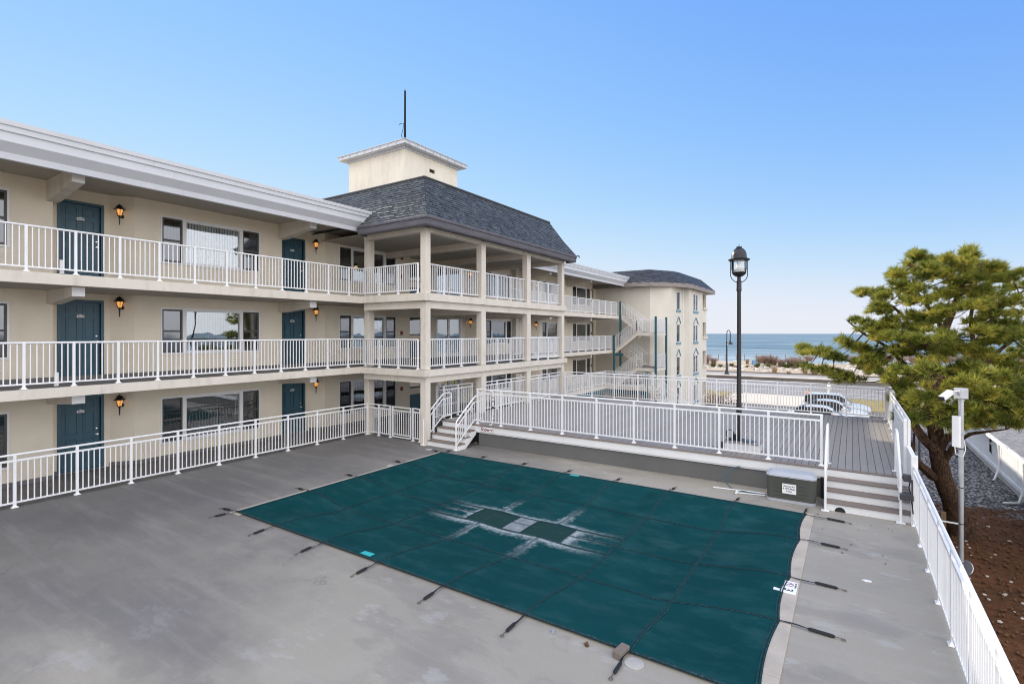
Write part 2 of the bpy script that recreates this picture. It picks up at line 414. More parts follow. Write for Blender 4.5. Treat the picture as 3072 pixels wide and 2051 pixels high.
def sea():
    m,t=newmat('sea_water')
    w1=t.noise(.10,5,.6,sc3=(.35,1,1)); w2=t.noise(.9,4,.6,sc3=(.6,1,1))
    big=t.noise(.02,4,.55,sc3=(.3,1,1))
    c=t.mix(t.ramp(big,[(.35,0),(.65,1)]),(.120,.178,.222),(.175,.240,.280))
    stk=t.noise(1.0,6,.65,sc3=(.012,.085,1)); c=t.mix(t.ramp(stk,[(.40,.55),(.50,0)]),c,(.045,.10,.135)); c=t.mix(t.ramp(stk,[(.53,0),(.64,.7)]),c,(.40,.50,.53))
    stk2=t.noise(1.0,4,.6,sc3=(.05,.4,1)); c=t.mix(t.ramp(stk2,[(.50,0),(.66,.35)]),c,(.06,.13,.165))
    h=t.math('ADD',w1,t.math('MULTIPLY',w2,.18))
    g=t.n('ShaderNodeNewGeometry'); sp=t.n('ShaderNodeSeparateXYZ'); t.l(g.outputs['Position'],sp.inputs[0])
    nearf=t.math('DIVIDE',t.math('SUBTRACT',330,sp.outputs[1]),190,clamp=True)
    c=t.mix(t.math('MULTIPLY',nearf,.75),c,(.37,.44,.455))
    foam=t.math('MULTIPLY',t.ramp(t.noise(.16,7,.75,sc3=(.3,1,1)),[(.66,0),(.72,.55)]),1); c=t.mix(foam,c,(.6,.66,.68))
    t.out(t.bsdf(c,.55,.12,0,t.bump(h,.75,1.6)).outputs[0]); return m
M_sea=sea()
M_housewall=paint('white_board_siding',(.80,.80,.80),.6,.03,1,0,1,.3,dirt=.08,dirtcol=(.5,.5,.48))
M_house_base=paint('house_base_block',(.48,.45,.41),.85,.1,3,.3,40)

# plants
def leafmat(name,a,b,c3,trans=.45):
    m,t=newmat(name)
    at=t.n('ShaderNodeAttribute',attribute_name='tint')
    c=t.ramp(at.outputs['Fac'],[(0,a),(.5,b),(1,c3)])
    d=t.n('ShaderNodeBsdfPrincipled'); t.l(c,d.inputs['Base Color']); d.inputs['Roughness'].default_value=.55; d.inputs['Specular IOR Level'].default_value=.3
    tr=t.n('ShaderNodeBsdfTranslucent'); t.l(t.mix(.5,c,(.55,.5,.08),'MIX') if trans>.3 else c,tr.inputs['Color'])
    mx=t.n('ShaderNodeMixShader'); mx.inputs[0].default_value=trans; t.l(d.outputs[0],mx.inputs[1]); t.l(tr.outputs[0],mx.inputs[2])
    t.out(mx.outputs[0]); return m
M_needle=leafmat('pine_needles',(.024,.062,.013),(.18,.22,.036),(.56,.48,.10),.45)
M_twig=leafmat('dry_twigs',(.20,.125,.09),(.34,.235,.18),(.48,.36,.28),.15)
M_dryleaf=leafmat('dry_grass_blades',(.22,.14,.07),(.36,.25,.14),(.48,.36,.22),.3)
M_greenleaf=leafmat('dune_leaves',(.05,.075,.02),(.12,.15,.04),(.24,.24,.07),.3)
def bark():
    m,t=newmat('pine_bark')
    v=t.n('ShaderNodeTexVoronoi',feature='DISTANCE_TO_EDGE',i_Scale=9); t.l(t.pos((1.6,1.6,.45)),v.inputs['Vector'])
    n=t.noise(9,8,.7,sc3=(1,1,.4))
    c=t.mix(t.ramp(n,[(.3,0),(.7,1)]),(.045,.027,.018),(.155,.095,.062)); c=t.mix(t.ramp(v.outputs['Distance'],[(0,.8),(.12,0)]),c,(.018,.012,.009))
    h=t.math('ADD',t.math('MULTIPLY',n,.6),t.math('MINIMUM',v.outputs['Distance'],.2))
    t.out(t.bsdf(c,.9,.1,0,t.bump(h,1,.05)).outputs[0]); return m
M_bark=bark()
def carpaint(name,col,rough=.22):
    m,t=newmat(name)
    b=t.bsdf(col,rough,.5); b.inputs['Coat Weight'].default_value=.35; b.inputs['Coat Roughness'].default_value=.05
    t.out(b.outputs[0]); return m
M_car1=carpaint('white_car_paint',(.80,.80,.80)); M_car2=carpaint('silver_white_car_paint',(.72,.73,.74)); M_car3=carpaint('pale_blue_car_paint',(.55,.60,.64))
M_chest=paint('olive_grey_plastic',(.075,.078,.066),.55,.06,3,.1,60,.4)
M_lid=paint('pale_grey_plastic',(.40,.42,.45),.5,.05,3,.1,60,.4)
M_brick=paint('grey_brown_brick',(.19,.155,.13),.9,.15,9,.5,60)
M_bluehose=paint('blue_hose',(.02,.09,.14),.45,.05)
M_blue=paint('blue_sign_paint',(.02,.15,.34),.45,.03)
M_rock=paint('pale_stone',(.62,.58,.52),.9,.12,3,.5,20,.2)
M_octsill=paint('slate_blue_trim',(.17,.28,.34),.5,.05,2)
M_darkmast=paint('dark_blue_mast',(.016,.019,.032),.8,.2,6,0,1,.1)
M_leaflitter=paint('dead_leaf',(.14,.07,.03),.8,.2,9)

# ---------------------------------------------------------------- world, sun, camera
SUN_AZ=Vector((-.938,.346,0)); SUN_EL=25.0
def world():
    w=bpy.data.worlds.new('World'); sc.world=w; w.use_nodes=True
    t=NT(w); 
    sky=t.n('ShaderNodeTexSky',sky_type='NISHITA'); sky.sun_disc=False
    sky.sun_elevation=R(SUN_EL); sky.sun_rotation=math.atan2(SUN_AZ.x,SUN_AZ.y)
    sky.altitude=0; sky.air_density=1; sky.dust_density=0; sky.ozone_density=1
    # clear sky, its bright horizon rolled off softly
    v=t.n('ShaderNodeVectorMath',operation='MULTIPLY'); t.l(sky.outputs[0],v.inputs[0]); v.inputs[1].default_value=(.150,.170,.205)
    sp=t.n('ShaderNodeSeparateXYZ'); t.l(v.outputs[0],sp.inputs[0]); cb=t.n('ShaderNodeCombineXYZ')
    for i,c in enumerate((.84,.89,1.0)):
        q=t.math('POWER',t.math('DIVIDE',sp.outputs[i],c),5.0); q=t.math('POWER',t.math('ADD',q,1),-.2)
        r=t.math('MULTIPLY',sp.outputs[i],q)
        if i==0: rr_=r
        if i==1: r=t.math('MULTIPLY_ADD',t.math('MAXIMUM',t.math('SUBTRACT',rr_,.4),0),.16,t.math('MULTIPLY',t.math('POWER',r,.68),.862))
        if i==2: r=t.math('SUBTRACT',t.math('MULTIPLY',t.math('POWER',r,.20),1.06),t.math('MULTIPLY',rr_,.13))
        t.l(r,cb.inputs[i])
    # bright patches added to the unseen sky as fill light for the shade
    g=t.n('ShaderNodeTexCoord'); dt=t.n('ShaderNodeVectorMath',operation='DOT_PRODUCT'); t.l(g.outputs['Generated'],dt.inputs[0])
    dt.inputs[1].default_value=Vector((.80,-.55,.22)).normalized()
    cl=t.noise(2.2,6,.6,vec=g.outputs['Generated'])
    jit=t.math('MULTIPLY',t.math('SUBTRACT',cl,.5),.4)
    k=t.math('ADD',dt.outputs['Value'],jit)
    f=t.ramp(t.math('MULTIPLY_ADD',k,.5,.5),[(.52,0),(.80,1)])
    d2=t.n('ShaderNodeVectorMath',operation='DOT_PRODUCT'); t.l(g.outputs['Generated'],d2.inputs[0]); d2.inputs[1].default_value=Vector((-.42,-.52,.74)).normalized()
    f=t.math('MAXIMUM',f,t.ramp(t.math('ADD',d2.outputs['Value'],t.math('MULTIPLY',jit,.3)),[(.76,0),(.95,1)]))
    mixed=t.mix(f,cb.outputs[0],SKY_FILL)
    sc_=t.n('ShaderNodeVectorMath',operation='SCALE'); t.l(mixed,sc_.inputs[0]); sc_.inputs['Scale'].default_value=1/.15
    bg=t.n('ShaderNodeBackground'); t.l(sc_.outputs[0],bg.inputs[0]); bg.inputs[1].default_value=.15
    o=t.n('ShaderNodeOutputWorld'); t.l(bg.outputs[0],o.inputs['Surface'])
    s=bpy.data.lights.new('sun','SUN'); s.energy=SUN_E; s.angle=R(.5); s.color=(1,.90,.76)
    so=bpy.data.objects.new('sun',s); link(so)
    d=Vector((SUN_AZ.x*math.cos(R(SUN_EL)),SUN_AZ.y*math.cos(R(SUN_EL)),math.sin(R(SUN_EL))))
    so.rotation_euler=d.to_track_quat('Z','Y').to_euler(); so.location=d*40
SKY_FILL=(2.05,2.05,2.15); SUN_E=5.0
EXPOSURE=0.0
world()
cam=bpy.data.cameras.new('camera'); co=bpy.data.objects.new('camera',cam); link(co); sc.camera=co
cam.sensor_width=36; cam.lens=36*1540/3072; cam.shift_y=-25.5/3072; cam.clip_start=.1; cam.clip_end=40000
co.location=(0,0,3.85); co.rotation_euler=(R(90),0,math.atan2(1021,1540))
sc.view_settings.view_transform='Standard'; sc.view_settings.look='None'; sc.view_settings.gamma=1; sc.view_settings.exposure=EXPOSURE
sc.render.engine='CYCLES'; sc.cycles.use_denoising=True
sc.cycles.pixel_filter_type='BLACKMAN_HARRIS'; sc.cycles.filter_width=1.05; sc.cycles.denoising_prefilter='ACCURATE'; sc.cycles.max_bounces=8; sc.cycles.transparent_max_bounces=16; sc.cycles.sample_clamp_indirect=6
# ---------------------------------------------------------------- building components
FL=(0.0,2.60,5.24)                      # floor levels
CE=(2.37,4.98,7.86)                     # soffit levels
def tri_window(par,fr,s0,s1,z0,z1,blind,side=.62,glass=None,dark_side=True,name='window'):
    """three-light window: fixed centre light between two double-hung sashes, set in a frame fr (x = out of the wall)"""
    c=M_white
    f=MB(); f.xf=fr; w=.055
    a,b=s0+side,s1-side
    f.box(-.10,.022,s0,s1,z1-w,z1); f.box(-.10,.03,s0-.01,s1+.01,z0,z0+w)
    for (p,q) in ((s0,s0+w*.8),(s1-w*.8,s1),(a,a+.11),(b-.11,b)): f.box(-.10,.018,p,q,z0+w,z1-w)
    f.box(-.085,.006,a+.11,b-.11,z1-w-.05,z1-w); f.box(-.085,.006,a+.11,b-.11,z0+w,z0+w+.05)
    f.mi=1
    f.box(-.42,-.40,s0-.1,s1+.1,z0-.1,z1+.1)
    for y in (s0,s1-.012): f.box(-.40,-.101,y,y+.012,z0,z1)
    f.box(-.40,-.101,s0,s1,z1-.012,z1); f.box(-.40,-.101,s0,s1,z0,z0+.012)
    o=f.build(name,[c,M_dark],par)
    # side sashes
    zm=(z0+z1)/2
    for p,q in ((s0+w*.8,a),(b,s1-w*.8)):
        g=MB(); g.xf=fr
        for y0,y1 in ((p,p+.045),(q-.045,q)): g.box(-.075,-.008,y0,y1,z0+w,z1-w)
        g.box(-.075,-.008,p+.045,q-.045,z1-w-.05,z1-w); g.box(-.075,-.008,p+.045,q-.045,z0+w,z0+w+.06)
        g.box(-.080,.002,p+.045,q-.045,zm-.03,zm+.025)
        g.build('sash',M_sash if dark_side else M_white,o)
    g=MB(); g.xf=fr
    g.box(-.06,-.052,a+.11,b-.11,z0+w+.05,z1-w-.05)
    g.mi=1
    for p,q in ((s0+w*.8+.045,a-.045),(b+.045,s1-w*.8-.045)):
        g.box(-.045,-.038,p,q,z0+w+.06,zm-.03); g.box(-.045,-.038,p,q,zm+.025,z1-w-.05)
    g.build('glazing',[M_clearglass if blind is M_curtain else M_glass,glass or M_screen],o)
    g=MB(); g.xf=fr
    bn=-.11 if blind is M_curtain else -.20
    y=s0+.06; k=0; step=.088; rr=random.Random(int(s0*100+z0*10))
    while y<s1-.08:
        if not (a<y<a+.08 or b-.1<y<b):
            t=rr.uniform(.25,.5)
            top=z1-.06-rr.uniform(0,.012); 
            g.quad((bn,y,z0+.06),(bn-step*t,y+step*.97,z0+.06),(bn-step*t,y+step*.97,top),(bn,y,top),tint=rr.random())
        y+=step
    g.build('blind',blind,o)
    return o
def door(par,fr,s0,s1,z0,z1,plate=True,mat=None):
    m=mat or M_teal
    f=MB(); f.xf=fr
    f.box(-.12,.03,s0-.07,s0,z0,z1+.07); f.box(-.12,.03,s1,s1+.07,z0,z1+.07); f.box(-.12,.028,s0,s1,z1,z1+.07)
    f.box(-.15,.045,s0-.02,s1+.02,z0-.0,z0+.025)
    o=f.build('door',m,par)
    f=MB(); f.xf=fr
    f.box(-.10,-.055,s0,s1,z0+.026,z1)
    W=s1-s0; pw=W*.29
    for c in (s0+W*.29,s0+W*.71):
        for za,zb in ((.12,.44),(.50,.80),(.855,.955)):
            a,b=c-pw/2,c+pw/2; p,q=z0+(z1-z0)*za,z0+(z1-z0)*zb
            for y0,y1,w0,w1 in ((a,b,p,p+.022),(a,b,q-.022,q),(a,a+.022,p+.022,q-.022),(b-.022,b,p+.022,q-.022)): f.box(-.055,-.034,y0,y1,w0,w1)
            f.box(-.055,-.046,a+.055,b-.055,p+.055,q-.055)
    f.build('door_leaf',m,o)
    f=MB(); f.xf=fr
    zc=z0+(z1-z0)*.5; yc=s1-.075
    f.lathe((-.055,yc,zc+.10),[(.0,0),(.032,0),(.03,.015),(.012,.02),(.012,.022)],10,axis=(1,0,0))
    f.lathe((-.055,yc,zc-.06),[(.0,0),(.034,0),(.03,.012),(.012,.02),(.012,.045),(.03,.055),(.03,.075),(0,.08)],10,axis=(1,0,0))
    f.build('handle',M_chrome,o)
    if plate:
        f=MB(); f.xf=fr; c=(s0+s1)/2; zc=z0+(z1-z0)*.815
        f.prism([(-.04,c-.085,zc-.035),(-.04,c+.085,zc-.035),(-.04,c+.085,zc+.025),(-.04,c,zc+.048),(-.04,c-.085,zc+.025)],(.008,0,0))
        f.mi=1
        for k in range(4): f.box(-.032,-.030,c-.05+k*.026,c-.05+k*.026+.017,zc-.014,zc+.018)
        f.build('number_plate',[M_plate,M_ink],o)
    return o
LAN=None
def lantern(label,pos,n=(1,0,0)):
    """black carriage lantern with lit amber panes; pos = its back plate on the wall, n = outward"""
    global LAN
    ang=math.atan2(n[1],n[0])
    if LAN is None:
        t=thing('wall_lantern',label,'wall lantern',(0,0,0),'lit carriage lanterns on the walls')
        f=MB(); cx=.17
        f.lathe((0,0,-.08),[(.0,0),(.055,0),(.055,.015),(.03,.03),(.02,.03)],10,axis=(1,0,0))
        f.tube([(.01,0,-.08),(.09,0,-.10),(cx,0,-.06)],.016,8)
        f.lathe((cx,0,-.36),[(0,0),(.012,.01),(.016,.08),(.022,.20),(.03,.24),(.05,.26),(.052,.275)],6,smooth=False)
        # cage bars and the flared roof
        for k in range(6):
            a=math.pi/6+k*math.pi/3; f.bar((cx+.054*math.cos(a),.054*math.sin(a),-.086),(cx+.098*math.cos(a),.098*math.sin(a),.085),.012)
        f.lathe((cx,0,.085),[(.150,0),(.148,.012),(.105,.04),(.085,.09),(.062,.105),(.055,.13),(.02,.14),(.012,.165),(0,.17)],6,smooth=False)
        f.build('bracket',M_black,t)
        f=MB(); f.lathe((cx,0,-.084),[(.050,0),(.093,.168)],6,smooth=False); f.build('lantern_glass',M_amber,t)
        f=MB(); f.lathe((cx,0,-.05),[(0,0),(.022,.02),(.03,.05),(.02,.08),(0,.09)],8); f.build('bulb',M_bulb,t)
        LAN=t; c=t; c.location=pos; c.rotation_euler=(0,0,ang); return c
    c=copy_tree(LAN); c.location=pos; c.rotation_euler=(0,0,ang); c['label']=label
    return c
WN={0:'ground floor',1:'middle floor',2:'top floor'}

# ---------------------------------------------------------------- the two guest wings (walls on x = -17.6, doors set back to x = -18)
XW=-17.6; XD=-18.0; XS=-15.33
FW=frame((XW,0,0),(1,0,0)); FD=frame((XD,0,0),(1,0,0))
WZ=((.46,1.90),(3.20,4.65),(6.00,7.47)); DZ=((.02,2.04),(2.62,4.72),(5.27,7.46))
def wing_units(w,units,y0,y1,zlow,winmats,doors=True):
    """units: list of dicts step (y where the wall steps back), door (y0,y1), slant (ya,yb), win (y0,y1)"""
    mb=MB(); ztop=7.95
    y=y0
    for u in units:
        wins=[]
        if u.get('pre'): wins=[tuple(u['pre'])+z for z in WZ]
        mb.xf=FW; wall(mb,y,u['step'],zlow,ztop,wins)
        mb.xf=FD; wall(mb,u['step']-.21,u['slant'][0]+.02,zlow,ztop,[(u['door'][0],u['door'][1])+z for z in DZ] if u.get('door') else [])
        a=Vector((XD,u['slant'][0],0)); b=Vector((XW,u['slant'][1],0)); d=b-a
        n=Vector((d.y,-d.x,0)); mb.xf=frame(a,n); wall(mb,0,d.length,zlow,ztop,[])
        y=u['slant'][1]
        if u.get('win'):
            pass
    # last stretch
    lastwin=[tuple(units[-1]['win'])+z for z in WZ] if units[-1].get('win') else []
    mb.xf=FW; wall(mb,y,y1,zlow,ztop,lastwin)
    mb.build('wall',M_cream,w)
    mb=MB()
    y=y0
    for u in units:
        mb.box(XW,XW+.03,y,u['step'],.0,.115); mb.box(XD,XD+.03,u['step'],u['door'][0]-.08 if u.get('door') else u['slant'][0],.0,.11)
        a=Vector((XD,u['slant'][0],0)); b=Vector((XW,u['slant'][1],0)); d=b-a; mb.xf=frame(a,Vector((d.y,-d.x,0))); mb.box(.0,.03,0,d.length,.0,.118); mb.xf=None
        y=u['slant'][1]
    mb.box(XW,XW+.03,y,y1,0,.115)
    for zf in FL[1:]:
        mb.box(XW,XW+.022,y0,y1,zf,zf+.10)
    mb.build('wall_base',M_base,w)
def fascia(w,ya,yb,cutA=0,cutB=0):
    prof=[(-15.25,7.62),(-15.22,7.76),(-15.03,7.95),(-15.01,8.14),(-14.965,8.152),(-14.95,8.265),(-14.915,8.275),(-14.91,8.375),(-15.15,8.39),(-15.15,8.25),(-19.5,8.25),(-19.5,7.86),(-15.36,7.86),(-15.36,7.62)]
    mb=MB()
    n=len(prof)
    for i in range(n):
        (x0,z0),(x1,z1)=prof[i],prof[(i+1)%n]
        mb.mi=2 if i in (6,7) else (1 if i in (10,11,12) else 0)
        mb.quad((x0,ya,z0),(x0,yb,z0),(x1,yb,z1),(x1,ya,z1))
    mb.mi=0; mb.add([(x,ya,z) for x,z in prof],[list(range(n))]); mb.add([(x,yb,z) for x,z in prof],[list(range(n))])
    o=mb.build('roof',[M_fascia,M_soffit,M_capmetal],w)
    j=MB()      # cover strips over the joints of the metal
    y=ya+2.2
    while y<yb-.5:
        for i,dy in ((2,0),(4,-.5),(6,-1.1),(0,.3)):
            (x0,z0),(x1,z1)=prof[i],prof[i+1]
            j.quad((x0+.003,y+dy,z0),(x0+.003,y+dy+.022,z0),(x1+.003,y+dy+.022,z1),(x1+.003,y+dy,z1))
        y+=4.4
    j.build('joint_strip',M_capmetal,o)
    return o
def slab(w,k,ya,yb,x0=-18.3,x1=XS):
    z1=FL[k]-.004; z0=CE[k-1]
    mb=MB(); mb.box(x0,x1,ya,yb,z0,z1)
    o=mb.build('walkway_slab',M_slab,w)
    m2=MB(); m2.box(x0+.2,x1-.10,ya+.01,yb-.01,z1,z1+.004); m2.build('walkway_surface',M_walk,o)
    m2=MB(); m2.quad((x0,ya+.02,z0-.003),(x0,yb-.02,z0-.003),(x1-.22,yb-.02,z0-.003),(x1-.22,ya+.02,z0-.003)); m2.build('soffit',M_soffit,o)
def bracket_beam(w,y,k):
    z=CE[k]; dz=.36 if k<2 else .54; 
    zt=z-.004
    ze=.22 if k<2 else .20; zo=zt-(.0 if k<2 else .13)
    x0=XD-.0; x1=-15.72
    b=MB(); w2=.125
    poly=[(x0,y-w2,zt),(x0,y-w2,z-dz),(XW+.25,y-w2,z-dz),(x1,y-w2,zo-ze),(x1,y-w2,zo),(x1-.35,y-w2,zt)]
    b.prism(poly,(0,.25,0)); o=b.build('bracket_beam',M_slab,w)
    c=MB(); c.box(x1,x1+.02,y-w2-.004,y+w2+.004,zo-ze-.004,zo-.002 if k<2 else zo); c.build('end_cap',M_white,o)

near=thing('guest_wing','near three storey cream guest wing with teal doors along the pool','building',(-17.6,4,0))
P=6.53
un=[dict(step=4.6-P,door=(4.86-P,5.76-P),slant=(5.98-P,6.45-P)),
    dict(step=4.6,door=(4.86,5.76),slant=(5.98,6.45),pre=(7.13-P,10.29-P)),
    dict(step=4.6+P,door=(4.86+P,5.76+P),slant=(5.98+P,6.45+P),pre=(7.13,10.29),win=(13.66,16.84))]
wing_units(near,un,-9.0,17.72,-2.8,None)
blinds=[[M_blind2,M_blind2,M_blindpale],[M_blind,M_blind,M_blind],[M_blind,M_curtain,M_blind2]]
for k in range(3):
    for i,(a,b) in enumerate(((7.13-P,10.29-P),(7.13,10.29),(13.66,16.84))):
        tri_window(near,FW,a,b,WZ[k][0],WZ[k][1],blinds[k][i])
    for i in range(3): door(near,FD,4.86+P*(i-1),5.76+P*(i-1),DZ[k][0],DZ[k][1])
    for i in range(3):
        bracket_beam(near,4.585+P*(i-1),k)
for k in (1,2): slab(near,k,-9.0,13.28)
fascia(near,-9.0,14.1)
for k in range(3):
    for i in (0,1):
        a=Vector((XD,5.98+P*i)); b=Vector((XW,6.45+P*i)); d=(b-a); n=Vector((d.y,-d.x)).normalized(); m=(a+b)/2
        zz=(1.86,4.70,7.36)[k]
        lantern('lit black carriage lantern by the %s %s teal door of the near wing'%(WN[k],('first','second')[i]),(m.x,m.y,zz-.02),n)
t=MB()      # small white boxes low on the wall beside the first door
for k in (1,2):
    b=MB(); b.bbox(-15.56,-15.50,3.98+.10*k,4.06+.10*k,FL[k]+.02,FL[k]+.34,.008)
    o=b.build('post_sleeve',M_vinyl); tag(o,'short white plastic sleeve at the foot of the %s railing near the first door'%WN[k],'sleeve','white sleeves on the balcony railings')

# ---------------------------------------------------------------- corner pavilion with the slate mansard roof
pav=thing('corner_pavilion','open three storey corner pavilion with square columns and slate mansard roof','building',(-14.5,18,0))
XF=-12.2
def col(x0,x1,y0,y1,z0,z1):
    b=MB(); b.bbox(x0,x1,y0,y1,z0,z1,.008); b.build('column',M_slab,pav)
CY=((13.05,13.29),(16.23,16.52),(19.64,19.95),(22.95,23.22))
for k in range(3):
    z0=(0.0,FL[1],FL[2])[k] if k else -2.8; zt=(2.36,4.97,7.50)[k]
    for (a,b) in CY: col(-12.46,XF,a,b,z0,zt)
    col(-15.62,-15.36,13.29,13.57,z0,zt)
    d=(.23,.26,.15)[k]; zb=(2.37,4.98,7.52)[k]-d
    zt2=(2.37,4.98,7.52)[k]
    b=MB()
    for i in range(3): b.box(-12.44,XF-.012,CY[i][1],CY[i+1][0],zb,zt2-.002)
    b.box(-15.36,-12.46,13.06,13.31,zb,zt2-.002)
    for (a,c) in CY[1:3]: b.box(-17.6,-12.46,a+.02,c-.02,zb-.12,zt2-.002)
    b.box(-17.6,-12.46,CY[3][0]+.02,CY[3][1]-.02,zb-.05,zt2-.002)
    b.build('beam',M_slab,pav)
for k in (1,2):
    z1=FL[k]-.004; z0=CE[k-1]
    mb=MB(); mb.box(-18.4,-12.10,13.285,23.34,z0,z1-.0); mb.prism([(-15.33,12.88,z0),(-12.10,12.88,z0),(-12.10,13.285,z0),(-15.33,13.285,z0)],(0,0,z1-z0))
    o=mb.build('walkway_slab',M_slab,pav)
    m2=MB(); m2.box(-18.2,-12.20,13.3,23.3,z1,z1+.004); m2.box(-15.3,-12.2,12.98,13.3,z1,z1+.004); m2.build('walkway_surface',M_walk,o)
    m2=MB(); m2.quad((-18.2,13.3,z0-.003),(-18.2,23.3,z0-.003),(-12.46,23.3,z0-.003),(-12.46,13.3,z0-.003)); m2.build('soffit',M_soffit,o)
m2=MB(); m2.box(-19,-12.0,12.9,23.4,7.523,7.56); m2.build('ceiling',M_soffit,pav)

def slates(mb,e0,e1,r1,r0,row=.155,wid=.21,lift=.016,seed=1,skew=0):
    """courses of separate overlapping slates on the plane e0-e1 (eave) r0-r1 (ridge)"""
    q=random.Random(seed); e0,e1,r0,r1=map(Vector,(e0,e1,r0,r1))
    n=(e1-e0).cross(r0-e0).normalized()
    L=((r0-e0).length+(r1-e1).length)/2; N=max(3,int(L/row))
    for i in range(N):
        t0=i/N; t1=min(1,(i+1.25)/N)
        A0=e0.lerp(r0,t0);B0=e1.lerp(r1,t0);A1=e0.lerp(r0,t1);B1=e1.lerp(r1,t1)
        W=(B0-A0).length; s=-q.random()*wid
        while s<W:
            w=wid*q.uniform(.65,1.3); a=max(0,s)/W; b=min(W,s+w-.008)/W; s+=w
            if b<=a: continue
            up=n*(lift+q.random()*lift*.9); sl=(r0-e0).normalized()*q.uniform(-.028,.020)
            k1=q.uniform(-.010,.010)
            p=[A0.lerp(B0,a)+up+sl,A0.lerp(B0,b)+up+sl+(r0-e0).normalized()*k1,A1.lerp(B1,b)+n*.002,A1.lerp(B1,a)+n*.002]
            th=n*-.014
            f=[p[0],p[1],p[2],p[3],p[0]+th,p[1]+th]
            tn=min(1,max(0,q.gauss(.42,.22)))
            mb.add(f,[(0,1,2,3),(4,5,1,0),(0,3,4),(1,5,2)],tint=tn)
mb=MB()
E0=(-21.5,12.62,7.76); E1=(-11.76,12.62,7.76); E2=(-11.76,23.52,7.76)
R0=(-21.5,14.14,9.66); R1=(-13.30,14.14,9.66); R2=(-13.30,23.62,9.66)
mb.add([E0,E1,R1,R0],[(0,1,2,3)],tint=.2); mb.add([E1,E2,R2,R1],[(0,1,2,3)],tint=.2)
mb.add([R0,R1,R2,(-21.5,23.62,9.66)],[(0,1,2,3)],tint=.1); mb.add([E2,(-21.5,23.52,7.76),(-21.5,23.62,9.66),R2],[(0,1,2,3)],tint=.1)
slates(mb,E0,E1,R1,R0,seed=3); slates(mb,E1,E2,R2,R1,seed=4)
roof=mb.build('mansard_roof',M_slate,pav)
f=MB()
def fband(p,q,z0,z1,t,n):
    p=Vector(p);q=Vector(q);n=Vector(n)
    a=[p+n*0,q+n*0]
fpts=[(-15.12,12.60),(-11.74,12.60),(-11.74,23.56)]
def ring(off,z): return [(fpts[0][0],fpts[0][1]-off,z),(fpts[1][0]+off,fpts[1][1]-off,z),(fpts[2][0]+off,fpts[2][1]+off*.6,z)]
prof=[(.0,7.45),(.03,7.50),(.035,7.68),(.07,7.69),(.07,7.765),(.0,7.80),(-.1,7.8)]
for i in range(len(prof)-1):
    a=ring(*prof[i]); b=ring(*prof[i+1])
    f.quad(a[0],a[1],b[1],b[0]); f.quad(a[1],a[2],b[2],b[1])
a=ring(0,7.45)
f.add([a[0],a[1],a[2],(-12.3,23.56,7.53),(-12.3,13.0,7.53),(-15.12,13.0,7.53)],[(0,1,4,5),(1,2,3,4)])
f.add([(-11.74,23.56,7.45),(-11.68,23.6,7.77),(-12.3,23.6,8.45),(-12.3,23.58,7.45)],[(0,1,2,3)])
f.add([(-15.12,12.60,7.45),(-15.12,12.55,7.77),(-15.12,13.0,7.9),(-15.12,13.0,7.45)],[(0,1,2,3)])
f.build('eave_board',M_fasciawood,roof)
f=MB(); f.tube([(-21.5,14.12,9.68),(-13.29,14.12,9.68)],.045,6); f.tube([(-13.28,14.12,9.68),(-13.28,23.62,9.68)],.045,6); f.build('ridge_cap',M_darkgrey,roof)
f=MB(); f.tube([(-11.70,23.62,7.78),(-11.62,23.70,7.80),(-11.60,23.72,7.70)],.03,6); f.build('gutter_end',M_black,roof)
f=MB(); f.prism([(-21.5,18.2,9.66),(-17.8,18.2,9.66),(-19.6,18.2,10.42),(-21.5,18.2,10.8)],(0,.25,0)); f.build('parapet',M_fascia,pav)

